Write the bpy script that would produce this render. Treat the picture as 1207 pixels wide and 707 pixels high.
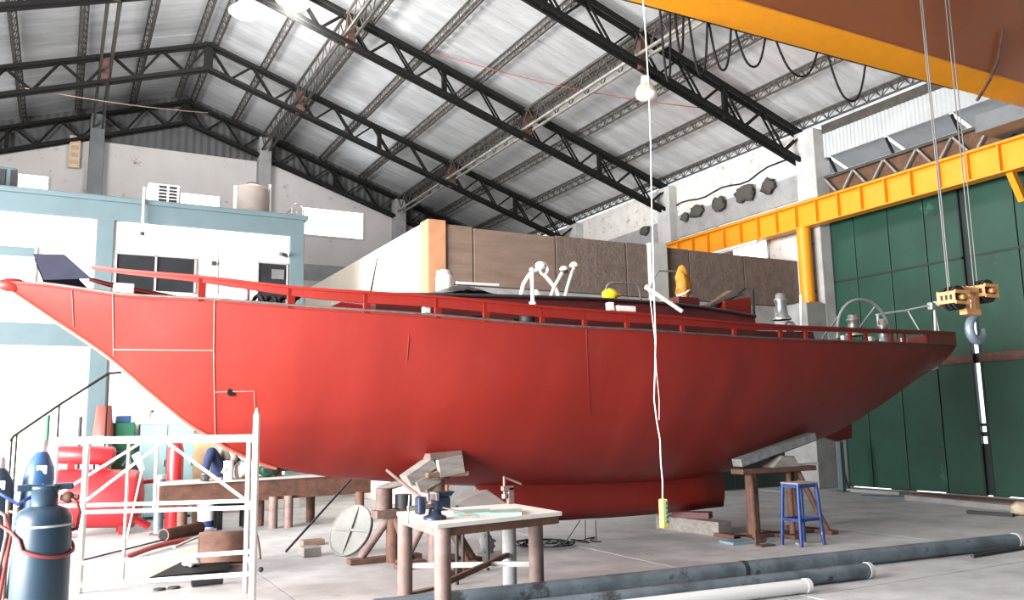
import bpy, bmesh, math, random
import numpy as np
from mathutils import Vector, Matrix, Quaternion, noise
from mathutils.bvhtree import BVHTree

random.seed(7)
for o in list(bpy.data.objects): bpy.data.objects.remove(o)
scene = bpy.context.scene
COL = scene.collection

# ------------------------------------------------------------------ camera
W, H, F = 1207, 707, 985.0
EYE = np.array([0., 0., 1.6])
def _rot(yaw, pit, rol):
    cy, sy = math.cos(yaw), math.sin(yaw)
    B = np.array([[cy, -sy, 0], [0, 0, -1], [sy, cy, 0]])
    cp, sp = math.cos(pit), math.sin(pit)
    P = np.array([[1, 0, 0], [0, cp, sp], [0, -sp, cp]])
    cr, sr = math.cos(rol), math.sin(rol)
    R = np.array([[cr, -sr, 0], [sr, cr, 0], [0, 0, 1]])
    return R @ P @ B
CM = _rot(math.radians(28.4), math.radians(8.37), math.radians(-1.08))
cam_d = bpy.data.cameras.new('camera'); cam = bpy.data.objects.new('camera', cam_d); COL.objects.link(cam)
cam_d.sensor_width = 36; cam_d.lens = F / W * 36; cam_d.clip_start = .05; cam_d.clip_end = 300
_m = Matrix.Identity(4)
for i in range(3):
    _m[i][0] = CM[0][i]; _m[i][1] = -CM[1][i]; _m[i][2] = -CM[2][i]; _m[i][3] = EYE[i]
cam.matrix_world = _m
scene.camera = cam

# ------------------------------------------------------------------ world, daylight, exposure
world = bpy.data.worlds.new('world'); scene.world = world; world.use_nodes = True
bgn = world.node_tree.nodes['Background']
bgn.inputs[0].default_value = (.93, .97, 1, 1); bgn.inputs[1].default_value = 2.2
def area(name, loc, look, sx, sy, power, col=(1, 1, 1)):
    d = bpy.data.lights.new(name, 'AREA'); d.shape = 'RECTANGLE'; d.size = sx; d.size_y = sy; d.energy = power; d.color = col
    o = bpy.data.objects.new(name, d); COL.objects.link(o)
    o.location = loc; o.rotation_euler = (Vector(look) - Vector(loc)).to_track_quat('-Z', 'Y').to_euler()
    return o
# area light for daylight from the left; its tall wide doorway is unseen, assumed
area('assumed_doorway_daylight', (-9.2, 7.4, 3.0), (4.0, 11.5, 4.6), 11.4, 5.6, 13500, (1, .985, .96))
vs = scene.view_settings
vs.view_transform = 'Standard'; vs.look = 'None'; vs.gamma = 1; vs.use_curve_mapping = False; vs.exposure = -0.05

# ------------------------------------------------------------------ pixel helpers (a pixel gives a direction; the plane gives the distance)
def ray(x, y): return CM.T @ np.array([(x - W / 2) / F, (y - H / 2) / F, 1.])
def GZ(x, y, z=0.): d = ray(x, y); return Vector(EYE + d * (z - 1.6) / d[2])
def AU(x, y, u): d = ray(x, y); return Vector(EYE + d * u / d[0])
def AV(x, y, v): d = ray(x, y); return Vector(EYE + d * v / d[1])

# ------------------------------------------------------------------ materials
MATS = {}
def srgb(r, g, b):
    f = lambda c: (c / 12.92 if c <= .04045 else ((c + .055) / 1.055) ** 2.4)
    return (f(r / 255), f(g / 255), f(b / 255))
def mat(name, col, rough=.6, metal=0., var=.0, vscale=3., bump=0., bscale=20., stretch=(1, 1, 1), col2=None, emit=0., spots=None, trans=0., spec=.5):
    if name in MATS: return MATS[name]
    m = bpy.data.materials.new(name); m.use_nodes = True; nt = m.node_tree; N = nt.nodes; L = nt.links
    b = N['Principled BSDF']
    b.inputs['Roughness'].default_value = rough; b.inputs['Metallic'].default_value = metal
    b.inputs['Base Color'].default_value = (*col, 1); b.inputs['Specular IOR Level'].default_value = spec
    if trans: b.inputs['Transmission Weight'].default_value = trans
    if emit:
        b.inputs['Emission Color'].default_value = (*col, 1); b.inputs['Emission Strength'].default_value = emit
    tc = N.new('ShaderNodeTexCoord'); mp = N.new('ShaderNodeMapping'); mp.inputs['Scale'].default_value = stretch
    L.new(tc.outputs['Object'], mp.inputs['Vector'])
    cur = None
    if var or col2:
        n = N.new('ShaderNodeTexNoise'); n.inputs['Scale'].default_value = vscale; n.inputs['Detail'].default_value = 6; n.inputs['Roughness'].default_value = .65
        L.new(mp.outputs[0], n.inputs['Vector'])
        r = N.new('ShaderNodeValToRGB'); r.color_ramp.elements[0].position = .35; r.color_ramp.elements[1].position = .68
        c2 = col2 if col2 else tuple(max(0, c * (1 - var)) for c in col)
        r.color_ramp.elements[0].color = (*c2, 1); r.color_ramp.elements[1].color = (*col, 1)
        L.new(n.outputs['Fac'], r.inputs['Fac']); cur = r.outputs['Color']
    if spots:   # (colour, scale, threshold) sharper stains over the base
        sc, ss, th = spots
        n = N.new('ShaderNodeTexNoise'); n.inputs['Scale'].default_value = ss; n.inputs['Detail'].default_value = 8; n.inputs['Roughness'].default_value = .7
        L.new(mp.outputs[0], n.inputs['Vector'])
        r = N.new('ShaderNodeValToRGB'); r.color_ramp.elements[0].position = th; r.color_ramp.elements[1].position = th + .07
        L.new(n.outputs['Fac'], r.inputs['Fac'])
        mx = N.new('ShaderNodeMixRGB'); L.new(r.outputs['Color'], mx.inputs['Fac'])
        if cur: L.new(cur, mx.inputs['Color1'])
        else: mx.inputs['Color1'].default_value = (*col, 1)
        mx.inputs['Color2'].default_value = (*sc, 1); cur = mx.outputs['Color']
    if cur: L.new(cur, b.inputs['Base Color'])
    if bump:
        n = N.new('ShaderNodeTexNoise'); n.inputs['Scale'].default_value = bscale; n.inputs['Detail'].default_value = 5
        L.new(mp.outputs[0], n.inputs['Vector'])
        bp = N.new('ShaderNodeBump'); bp.inputs['Strength'].default_value = bump; bp.inputs['Distance'].default_value = .02
        L.new(n.outputs['Fac'], bp.inputs['Height']); L.new(bp.outputs[0], b.inputs['Normal'])
    MATS[name] = m; return m

M_HULL = mat('red_primer', (.215, .0135, .0085), .45, var=.16, vscale=.9, bump=.12, bscale=2.2, stretch=(2.2, 1, .5), spec=.4, spots=((.20, .019, .013), 1.3, .60))
M_DARKRED = mat('dark_red_primer_shaded', (.12, .010, .011), .5, var=.35, vscale=4)  # dark red, darkened further for the shade behind the rail
M_DECKRED = mat('deck_red_shaded', (.09, .012, .012), .6, var=.5, vscale=3)  # deck colour darkened to hold the shade it lies in
M_WELD = mat('weld_bead', (.62, .17, .13), .5, var=.3, vscale=30)
M_NAVY = mat('navy_primer', (.010, .011, .024), .85, spec=.2, var=.3, vscale=5)
M_EDGE = mat('raw_steel_edge', (.16, .12, .11), .55, .3, var=.5, vscale=12)
M_BLACK = mat('black_steel', (.007, .007, .006), .7, .0, var=.5, vscale=9, spots=((.03, .02, .013), 6, .62), spec=.25)
M_LATT = mat('brown_lattice_steel', (.085, .075, .065), .6, .2, var=.5, vscale=7)
M_LATT2 = mat('pale_angle_steel', (.34, .32, .29), .55, .2, var=.5, vscale=5)
M_RUSTW = mat('rust_web', (.10, .045, .035), .7, var=.5, vscale=8)
M_FOIL = mat('foil_sheet', (.80, .81, .83), .32, .45, var=.30, vscale=1.1, bump=.95, bscale=8, stretch=(.5, 3.4, .5))
M_WHITEWALL = mat('white_paint_wall', (.80, .79, .77), .85, var=.06, vscale=1.2, bump=.1, bscale=30)
M_GABLE = mat('weathered_white_wall', (.57, .545, .54), .9, var=.12, vscale=.8, bump=.15, bscale=12, spots=((.24, .225, .225), 2.4, .60))
M_PEEL = mat('peeling_white_wall', (.66, .64, .61), .9, var=.2, vscale=2, bump=.2, bscale=10, spots=((.34, .31, .29), 3.5, .56))
M_GREYBLUE = mat('grey_blue_paint', srgb(80, 98, 104), .65, var=.14, vscale=2)
M_CONC = mat('grey_concrete', (.33, .33, .33), .85, var=.3, vscale=2.5, bump=.2, bscale=16)
M_CONCL = mat('pale_concrete', (.48, .48, .47), .85, var=.25, vscale=2.5, bump=.2, bscale=16)
M_BROWNW = mat('brown_cement', srgb(128, 108, 96), .9, var=.3, vscale=1.6, bump=.9, bscale=5, stretch=(.6, 1, 3.2))
M_BROWNW2 = mat('rough_brown_cement', srgb(112, 98, 90), .9, var=.35, vscale=5, bump=.9, bscale=14)
M_CREAM = mat('cream_plaster', (.82, .76, .68), .85, var=.08, vscale=1)
M_ORANGEPL = mat('orange_plaster', srgb(196, 140, 104), .85, var=.3, vscale=2.2)
M_FLOOR = mat('floor_concrete', (.50, .51, .52), .62, var=.38, vscale=1.4, bump=.12, bscale=24, spots=((.27, .265, .26), 2.3, .62))
M_JOINT = mat('floor_joint', (.07, .065, .06), .9)
M_GREEN = mat('green_door_paint', srgb(20, 68, 52), .5, var=.4, vscale=.9, bump=.12, bscale=3, spots=(srgb(44, 92, 76), 1.4, .62))
M_GREEND = mat('dark_green_frame', srgb(14, 34, 30), .55)
M_YEL = mat('crane_yellow', srgb(226, 146, 20), .45, var=.1, vscale=3, spots=(srgb(205, 125, 25), 5, .68))
M_ORG_SHADED = mat('crane_orange_shaded', srgb(150, 78, 28), .4, var=.14, vscale=1.2)  # orange web paint darkened to carry the shade of its unlit face
M_CORR = mat('translucent_sheet', (.42, .44, .45), .5, var=.15, vscale=2)
M_GREYSHEET = mat('grey_sheet', (.17, .18, .19), .5, .3, var=.3, vscale=2)
M_CORRD = mat('gable_cladding', (.10, .10, .105), .6, .1, var=.3, vscale=1.5)
M_BRICK = mat('brown_infill', (.15, .075, .045), .85, var=.5, vscale=6)
M_WHITEP = mat('white_paint_steel', (.74, .725, .69), .5, var=.12, vscale=9, spots=((.45, .30, .2), 14, .70))
M_WHITE = mat('white_plastic', (.85, .84, .82), .45, var=.1, vscale=7)
M_WIN = mat('window_glow', (.92, .97, 1.), .4, emit=4.)
M_GLASSD = mat('dark_glass', (.022, .024, .027), .12, var=.3, vscale=2)
M_GLASSB = mat('pale_blue_glass', srgb(160, 215, 232), .15)
M_ALU = mat('aluminium', (.55, .56, .57), .4, .6, var=.2, vscale=9)
M_STEEL = mat('bare_steel', (.42, .42, .42), .38, .8, var=.3, vscale=10)
M_RUST = mat('rusty_steel', (.15, .072, .05), .75, .1, var=.5, vscale=7, spots=((.10, .06, .05), 9, .6))
M_PINKST = mat('worn_primer_steel', (.21, .145, .13), .7, .1, var=.45, vscale=5, spots=((.22, .09, .06), 7, .6))
M_WOOD = mat('weathered_timber', (.30, .275, .255), .85, var=.4, vscale=3, bump=.4, bscale=10, stretch=(1, 4, 6))
M_WOODB = mat('brown_timber', (.25, .16, .11), .85, var=.45, vscale=3, bump=.4, bscale=10, stretch=(1, 4, 6))
M_PLY = mat('plywood', (.58, .40, .23), .75, var=.25, vscale=2, stretch=(1, 5, 1))
M_CARD = mat('cardboard', (.62, .50, .38), .8, var=.2, vscale=3)
M_BLUEGAS = mat('blue_grey_cylinder', srgb(30, 56, 74), .42, var=.25, vscale=3, spots=(srgb(62, 90, 104), 7, .68))
M_BLUE2 = mat('oxygen_blue', srgb(38, 76, 116), .4, var=.2, vscale=3)
M_RED = mat('red_enamel', (.40, .018, .024), .4, var=.15, vscale=3)
M_REDH = mat('red_hose', (.22, .03, .028), .5)
M_RUBBER = mat('black_rubber', (.008, .008, .009), .75, spec=.2)
M_DARK = mat('dark_grey', (.022, .022, .025), .6, var=.3, vscale=5)
M_PIPE = mat('galvanised_pipe', srgb(120, 134, 144), .5, .3, var=.6, vscale=2.2, spots=((.045, .05, .055), 2.2, .55))
M_PVC = mat('white_pvc', (.60, .61, .61), .4)
M_MESH = mat('dull_aluminium', (.20, .20, .19), .7, .1, var=.25, vscale=5)
M_YELL = mat('yellow_plastic', srgb(250, 214, 40), .45)
M_PENDANT = mat('pendant_yellow', srgb(240, 214, 110), .45)
M_TEAL = mat('teal_key', srgb(50, 130, 130), .5)
M_BLUEST = mat('stool_blue', srgb(30, 58, 118), .5, var=.4, vscale=9, spots=((.35, .32, .3), 10, .63))
M_BLUEPL = mat('pale_blue_plank', srgb(120, 148, 158), .75, var=.3, vscale=4)
M_GLASSG = mat('pale_green_plate', srgb(150, 190, 180), .3)
M_VISE = mat('vise_blue', srgb(44, 56, 80), .45, .3, var=.5, vscale=9, spots=((.6, .6, .6), 9, .6))
M_GREENC = mat('green_cabinet', srgb(24, 92, 66), .55, var=.2)
M_TEALC = mat('pale_teal_cabinet', srgb(140, 172, 176), .55, var=.2)
M_CONE = mat('red_brown_cone', srgb(150, 74, 66), .6, var=.2)
M_JEANS = mat('denim', srgb(30, 46, 84), .9, var=.4, vscale=14)
M_SHIRT = mat('grey_cloth', srgb(120, 116, 106), .9, var=.3, vscale=8)
M_SKIN = mat('skin', srgb(190, 140, 110), .6)
M_HAIR = mat('dark_hair', (.03, .022, .018), .7)
M_BOOT = mat('dark_boot', (.03, .028, .026), .6)
M_TARP = mat('dark_tarp', (.03, .027, .03), .5, var=.4, vscale=6)
M_ORBAG = mat('orange_bundle', srgb(206, 140, 40), .7, var=.6, vscale=9, spots=((.06, .05, .05), 7, .58))
M_LAMP = mat('lamp_glow', (1, .98, .95), .4, emit=6.)
M_GLASSW = mat('frosted_glass', (.80, .80, .78), .3)
M_SHADE = mat('bounce_cut_dark', (.09, .10, .10), .7, var=.3, vscale=2)  # dark colour chosen to cut bounce from unseen walls
M_GREYWOOD = mat('grey_timber', (.23, .23, .235), .85, var=.45, vscale=3, bump=.4, bscale=10, stretch=(4, 1, 6))
M_ROPE = mat('steel_rope', (.20, .20, .20), .5, .5)
M_NEST = mat('dark_mud', (.07, .065, .06), .95, bump=.6, bscale=30)
M_HOOK = mat('hook_grey', srgb(140, 155, 172), .45, .4, var=.3, vscale=6)
M_PEACH = mat('hook_block_orange', srgb(232, 170, 110), .5, var=.3, vscale=5, spots=((.35, .16, .06), 6, .62))

# ------------------------------------------------------------------ mesh helpers
class MB:
    def __init__(s): s.v = []; s.f = []; s.sm = []
    def add(s, vs, fs, smooth=False):
        k = len(s.v); s.v += [Vector(p) for p in vs]
        for f in fs: s.f.append([k + i for i in f]); s.sm.append(smooth)
        return s
    def box(s, a, b):
        x0, x1 = sorted((a[0], b[0])); y0, y1 = sorted((a[1], b[1])); z0, z1 = sorted((a[2], b[2]))
        return s.add([(x0,y0,z0),(x1,y0,z0),(x1,y1,z0),(x0,y1,z0),(x0,y0,z1),(x1,y0,z1),(x1,y1,z1),(x0,y1,z1)],
              [(0,3,2,1),(4,5,6,7),(0,1,5,4),(1,2,6,5),(2,3,7,6),(3,0,4,7)])
    def bbox(s, a, b, bev=.01):
        bm = bmesh.new(); bmesh.ops.create_cube(bm, size=1)
        a = Vector(a); b = Vector(b); c = (a + b) / 2; d = Vector((abs(b[i] - a[i]) for i in range(3)))
        for v in bm.verts: v.co = Vector((v.co.x * d.x, v.co.y * d.y, v.co.z * d.z)) + c
        bmesh.ops.bevel(bm, geom=bm.edges[:], offset=min(bev, .45 * min(d)), segments=2, affect='EDGES', profile=.5)
        bm.verts.index_update()
        s.add([v.co.copy() for v in bm.verts], [[v.index for v in f.verts] for f in bm.faces]); bm.free(); return s
    def bar(s, p0, p1, w, h, up=(0, 0, 1)):
        p0 = Vector(p0); p1 = Vector(p1); d = (p1 - p0).normalized(); up = Vector(up)
        if abs(d.dot(up)) > .98: up = Vector((0, 1, 0)) if abs(d.y) < .9 else Vector((1, 0, 0))
        x = d.cross(up).normalized() * w / 2; z = x.cross(d).normalized() * h / 2
        vs = [p + a * x + b * z for p in (p0, p1) for a, b in ((-1,-1),(1,-1),(1,1),(-1,1))]
        return s.add(vs, [(0,1,2,3),(7,6,5,4),(0,4,5,1),(1,5,6,2),(2,6,7,3),(3,7,4,0)])
    def tube(s, pts, r, n=8, closed=False, caps=True):
        pts = [Vector(p) for p in pts]; m = len(pts); rs = r if isinstance(r, (list, tuple)) else [r] * m
        ref = None; vs = []
        for i, p in enumerate(pts):
            a = pts[(i - 1) % m] if closed or i > 0 else p; b = pts[(i + 1) % m] if closed or i < m - 1 else p
            d = (b - a)
            d = d.normalized() if d.length > 1e-9 else Vector((0, 0, 1))
            if ref is None: ref = Vector((0, 0, 1)) if abs(d.z) < .9 else Vector((1, 0, 0))
            x = (ref - d * ref.dot(d))
            if x.length < 1e-6: x = d.orthogonal()
            x.normalize(); ref = x; y = d.cross(x)
            for k in range(n):
                t = 2 * math.pi * k / n; vs.append(p + (x * math.cos(t) + y * math.sin(t)) * rs[i])
        fs = []
        for i in range(m if closed else m - 1):
            j = (i + 1) % m
            for k in range(n): fs.append((i*n+k, i*n+(k+1)%n, j*n+(k+1)%n, j*n+k))
        s.add(vs, fs, True)
        if caps and not closed: s.add(vs[:n], [tuple(range(n))[::-1]]); s.add(vs[-n:], [tuple(range(n))])
        return s
    def cyl(s, p0, p1, r0, r1=None, n=16, caps=True): return s.tube([p0, p1], [r0, r0 if r1 is None else r1], n, caps=caps)
    def lathe(s, prof, at=(0, 0, 0), n=24, axis=(0, 0, 1)):
        q = Vector((0, 0, 1)).rotation_difference(Vector(axis).normalized()); at = Vector(at); vs = []; fs = []; m = len(prof)
        for r, z in prof:
            for k in range(n):
                t = 2 * math.pi * k / n; vs.append(at + q @ Vector((r * math.cos(t), r * math.sin(t), z)))
        for i in range(m - 1):
            for k in range(n): fs.append((i*n+k, i*n+(k+1)%n, (i+1)*n+(k+1)%n, (i+1)*n+k))
        s.add(vs, fs, True)
        s.add(vs[:n], [tuple(range(n))[::-1]]); s.add(vs[-n:], [tuple(range(n))]); return s
    def prism(s, poly, off):
        n = len(poly); off = Vector(off); poly = [Vector(p) for p in poly]
        vs = poly + [p + off for p in poly]
        fs = [tuple(range(n)), tuple(range(2*n-1, n-1, -1))] + [(i, i+n, (i+1)%n+n, (i+1)%n) for i in range(n)]
        return s.add(vs, fs)
    def ball(s, c, r, sc=(1, 1, 1), n=14, jit=0, seed=0):
        c = Vector(c); vs = []; fs = []; m = n // 2
        for i in range(m + 1):
            a = math.pi * i / m
            for k in range(n):
                t = 2 * math.pi * k / n; d = Vector((math.sin(a) * math.cos(t), math.sin(a) * math.sin(t), math.cos(a)))
                rr = r * (1 + (jit * noise.noise(d * 2.1 + Vector((seed, seed * .7, 0))) if jit else 0))
                vs.append(c + Vector((d.x * sc[0], d.y * sc[1], d.z * sc[2])) * rr)
        for i in range(m):
            for k in range(n): fs.append((i*n+k, (i+1)*n+k, (i+1)*n+(k+1)%n, i*n+(k+1)%n))
        s.add(vs, fs, True); return s
    def build(s, name, m, parent=None):
        off = Vector((0, 0, 0))
        if parent is not None:
            r = parent
            while r.parent: r = r.parent
            off = Vector(r.location)
        else:
            xs = [v.x for v in s.v]; ys = [v.y for v in s.v]; zs = [v.z for v in s.v]
            off = Vector(((min(xs) + max(xs)) / 2, (min(ys) + max(ys)) / 2, min(zs)))
        me = bpy.data.meshes.new(name); me.from_pydata([tuple(v - off) for v in s.v], [], s.f); me.update()
        bm = bmesh.new(); bm.from_mesh(me); bmesh.ops.recalc_face_normals(bm, faces=bm.faces[:]); bm.to_mesh(me); bm.free()
        me.polygons.foreach_set('use_smooth', s.sm); me.materials.append(m)
        o = bpy.data.objects.new(name, me); COL.objects.link(o)
        if parent is not None: o.parent = parent
        else: o.location = off
        return o
def tag(o, label=None, cat=None, group=None, kind=None):
    if label: o['label'] = label
    if cat: o['category'] = cat
    if group: o['group'] = group
    if kind: o['kind'] = kind
    return o
def thing(name, loc, label, cat, group=None):
    o = bpy.data.objects.new(name, None); COL.objects.link(o); o.location = loc; o.empty_display_size = .1
    return tag(o, label, cat, group)
def structure(name, loc=(0, 0, 0)):
    o = bpy.data.objects.new(name, None); COL.objects.link(o); o.location = loc; o['kind'] = 'structure'; return o
def struct(name, mb, m, parent=None):
    o = mb.build(name, m, parent)
    if parent is None: o['kind'] = 'structure'
    return o
def copy_tree(o, delta, parent=None):
    c = o.copy(); COL.objects.link(c); c.parent = parent
    if parent is None: c.location = Vector(o.location) + Vector(delta)
    for ch in list(o.children): copy_tree(ch, (0, 0, 0), c)
    return c
def hermite(xs, ys):
    xs = np.array(xs, float); ys = np.array(ys, float); d = np.gradient(ys, xs)
    def f(x):
        x = min(max(x, xs[0]), xs[-1]); i = int(min(max(np.searchsorted(xs, x) - 1, 0), len(xs) - 2))
        hh = xs[i+1] - xs[i]; t = (x - xs[i]) / hh
        return float((2*t**3-3*t*t+1)*ys[i] + (t**3-2*t*t+t)*hh*d[i] + (-2*t**3+3*t*t)*ys[i+1] + (t**3-t*t)*hh*d[i+1])
    return f

# ------------------------------------------------------------------ hall dimensions (u = X across, v = Y along, metres)
RU = 16.2; LU = -9.5; RIDGE = 3.35; GV = 30.0; NV = -8.0
SL = .333
def chord(u): return 12.9 - SL * abs(u - RIDGE)          # top chord of the trusses
def roofz(u): return chord(u) + .36

# ================================================================== SETTING
# floor: separate slabs with recessed joints
fl = structure('floor')
MB().box((LU, NV, -.12), (RU + .3, GV, -.035)).build('slab_bed', M_JOINT, fl)
us = [LU, -5.95, -1.95, 2.05, 6.05, 10.05, 14.05, RU + .02]; vv = [NV, -6.3, -2.3, 1.7, 5.7, 9.75, 13.7, 17.7, 21.7, 25.7, GV]
for i in range(len(us) - 1):
    for j in range(len(vv) - 1):
        g = .009; dz = random.uniform(-.004, 0)
        MB().box((us[i] + g, vv[j] + g, -.05), (us[i+1] - g, vv[j+1] - g, dz)).build('floor_slab', M_FLOOR, fl)

# end wall
wb = structure('wall_back', (0, GV, 0))
def walltop(u): return 11.13 if .64 < u < 6.05 else chord(u) - .8
poly = [(LU, 0), (RU + .25, 0), (RU + .25, chord(RU) - .8), (6.05, walltop(6.1)), (6.05, 11.13), (.64, 11.13), (.64, walltop(.6)), (LU, chord(LU) - .8)]
MB().prism([(a, GV, b) for a, b in poly], (0, .25, 0)).build('masonry', M_GABLE, wb)
for k in range(26):                                                     # ribbed sheets above the masonry
    u0 = LU + k; u1 = min(u0 + 1, RU + .2); m = MB(); n = 8
    vs = []
    for q in range(n + 1):
        u = u0 + (u1 - u0) * q / n; off = -.03 if q % 2 else 0.
        vs += [(u, GV + .12 + off, walltop(u) - .1), (u, GV + .12 + off, roofz(u) + .09)]
    m.add(vs, [(2*q, 2*q+2, 2*q+3, 2*q+1) for q in range(n)])
    m.build('cladding_sheet', M_CORRD, wb)
for u in (-4.5, .64, 6.05, 11.2):
    MB().bbox((u - .22, GV - .42, 0), (u + .22, GV + .02, chord(u) - .05), .02).build('pilaster', M_GREYSHEET if u < 5 else M_CONC, wb)
MB().box((6.3, GV - .02, 6.9), (RU, GV + .05, 7.5)).build('ring_beam', M_CONC, wb)
def glow_window(name, u0, u1, z0, z1):
    w = structure(name, ((u0 + u1) / 2, GV, z0))
    MB().box((u0, GV - .03, z0), (u1, GV - .015, z1)).build('pane', M_WIN, w)
    f = MB()
    for a, b in (((u0 - .06, z0 - .06), (u1 + .06, z0)), ((u0 - .06, z1), (u1 + .06, z1 + .06)), ((u0 - .06, z0), (u0, z1)), ((u1, z0), (u1 + .06, z1))):
        f.box((a[0], GV - .05, a[1]), (b[0], GV + .01, b[1]))
    f.build('window_frame', M_GABLE, w)
glow_window('window_1', -1.52, -.70, 9.12, 9.72); glow_window('window_2', 3.31, 4.58, 8.95, 9.66); glow_window('window_3', 7.53, 9.81, 8.61, 9.60)

# right wall
wr = structure('wall_right', (RU, 0, 0))
MB().box((RU, 14.3, 0), (RU + .25, GV, 7.02)).build('lower_wall', M_PEEL, wr)
MB().box((RU - .06, 14.3, 7.02), (RU + .25, GV, 7.68)).build('ring_beam', M_CONC, wr)
MB().box((RU, 14.3, 7.68), (RU + .25, GV, 8.72)).build('upper_wall', M_PEEL, wr)
for v in (14.05, 19.6, 24.8):
    MB().bbox((RU - .32, v - .3, 0), (RU + .2, v + .3, 8.62), .02).build('pilaster', M_CONCL, wr)
MB().box((RU, NV, 0), (RU + .25, 5.4, 8.7)).build('lower_wall', M_SHADE, wr)
MB().box((RU, 5.4, 8.5), (RU + .25, 13.75, 8.72)).build('eave_plate', M_LATT, wr)
for k in range(13):                                                     # pale corrugated sheets of the clerestory
    v0 = 5.5 + k * .635; m = MB(); vs = []; n = 12
    for q in range(n + 1):
        v = v0 + .64 * q / n; off = .025 if q % 2 else 0.
        vs += [(RU + .02 + off, v, 7.88), (RU + .02 + off, v, 8.5)]
    m.add(vs, [(2*q, 2*q+2, 2*q+3, 2*q+1) for q in range(n)]); m.build('clerestory_sheet', M_CORR, wr)
for k in range(6):
    v = 5.6 + k * 1.6
    MB().prism([(RU + .02, v + .06, 7.88), (RU + .62, v + .06, 7.66), (RU + .62, v + 1.56, 7.66), (RU + .02, v + 1.56, 7.88)], (0, 0, .012)).build('soffit_sheet', M_GREYSHEET, wr)
    MB().bar((RU + .02, v, 7.86), (RU + .3, v, 7.42), .05, .05).build('soffit_bracket', M_BLACK, wr)
MB().box((RU + .1, 5.4, 6.72), (RU + .22, 13.74, 7.40)).build('infill', M_BRICK, wr)
hd = MB()
hd.bar((RU - .02, 5.4, 6.80), (RU - .02, 13.74, 6.80), .07, .07); hd.bar((RU - .02, 5.4, 7.38), (RU - .02, 13.74, 7.38), .07, .07)
hd.build('header_chord', M_LATT, wr)
n = 20
for k in range(n):
    a = 5.4 + 8.34 * k / n; b = 5.4 + 8.34 * (k + 1) / n
    MB().bar((RU - .03, a, 6.82 if k % 2 else 7.36), (RU - .03, b, 7.36 if k % 2 else 6.82), .045, .045, (1, 0, 0)).build('header_diagonal', M_LATT2, wr)
p0 = AU(865, 289, RU); p1 = AU(906, 306, RU)
w = structure('window_4', p0)
MB().box((RU - .02, p0.y, 5.75), (RU - .01, p1.y, 6.35)).build('pane', M_WIN, w)
f = MB()
for a, b in (((p0.y + .07, 6.35), (p1.y - .07, 6.42)), ((p0.y + .07, 5.68), (p1.y - .07, 5.75)), ((p0.y + .07, 5.75), (p0.y, 6.35)), ((p1.y, 5.75), (p1.y - .07, 6.35))):
    f.box((RU - .05, a[0], a[1]), (RU + .01, b[0], b[1]))
f.build('window_frame', M_CONCL, w)

# big green sliding door, two leaves with a gap of daylight between them
def leaf(name, cols, rows):
    d = structure(name, (RU, cols[0], 0))
    for i in range(len(cols) - 1):
        for j in range(len(rows) - 1):
            a, b = cols[i], cols[i+1]
            MB().bbox((RU + .0, a - .012 if a > b else a + .012, rows[j] + .012), (RU + .05, b + .012 if a > b else b - .012, rows[j+1] - .012), .008).build('door_panel', M_GREEN, d)
    back = MB().box((RU + .05, cols[0], rows[0]), (RU + .07, cols[-1], rows[-1])); back.build('backing_sheet', M_GREEND, d)
    for c in (cols[0], cols[-1]):
        s = -1 if c == max(cols) else 1
        MB().box((RU - .012, c, rows[0]), (RU + .055, c + s * .045, rows[-1])).build('door_stile', M_GREEND, d)
    MB().box((RU - .025, cols[0], 2.63), (RU + .02, cols[-1], 2.80)).build('door_rail', M_RUST if name == 'door_1' else M_RUST, d)
    MB().box((RU - .012, cols[0], 4.76), (RU + .02, cols[-1], 4.81)).build('door_rail', M_GREEND, d)
    return d
leaf('door_1', [13.72, 13.05, 12.14, 11.24, 10.43], [.014, 2.72, 4.78, 6.70])
leaf('door_2', [10.30, 9.30, 8.35, 7.4, 6.45, 5.5], [.014, 2.72, 4.78, 6.70])
for z0, z1 in ((.014, 1.02), (1.16, 1.25), (1.36, 1.42), (2.62, 2.82), (4.15, 6.7)):  # strips added to block parts of the daylight slit
    MB().box((RU + .06, 10.27, z0), (RU + .075, 10.46, z1)).build('slit_blocker', M_GREEND, bpy.data.objects['door_2'])
for v0, v1, nm in ((13.72, 13.62, 1), (12.6, 12.0, 1), (11.3, 10.43, 1), (10.3, 10.0, 2), (9.7, 5.5, 2)):  # strips added so daylight under the door shows only in places
    MB().box((RU - .005, v0, .0), (RU + .05, v1, .03)).build('gap_blocker', M_GREEND, bpy.data.objects['door_%d' % nm])
# threshold strips lying along the door
def board(name, a, b, w, h, m, label, cat, group=None):
    return tag(MB().bar(Vector(a) + Vector((0, 0, h / 2)), Vector(b) + Vector((0, 0, h / 2)), w, h).build(name, m), label, cat, group)
# left wall with an invented, unseen wide doorway the daylight comes through (left of the camera)
wl = structure('wall_left', (LU, 0, 0))
MB().box((LU - .25, NV, 0), (LU, 1.6, 8.6)).build('masonry', M_GABLE, wl)
MB().box((LU - .25, 13.4, 0), (LU, GV, 8.6)).build('masonry', M_GABLE, wl)
MB().box((LU - .25, 1.6, 5.9), (LU, 13.4, 8.6)).build('lintel', M_CONC, wl)
wf = structure('wall_front_unseen', (RIDGE, NV, 0))  # unseen end wall added to keep out frontal light
MB().prism([(LU, NV, 0), (RU + .25, NV, 0), (RU + .25, NV, roofz(RU)), (RIDGE, NV, roofz(RIDGE)), (LU, NV, roofz(LU))], (0, -.2, 0)).build('masonry', M_SHADE, wf)

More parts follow.
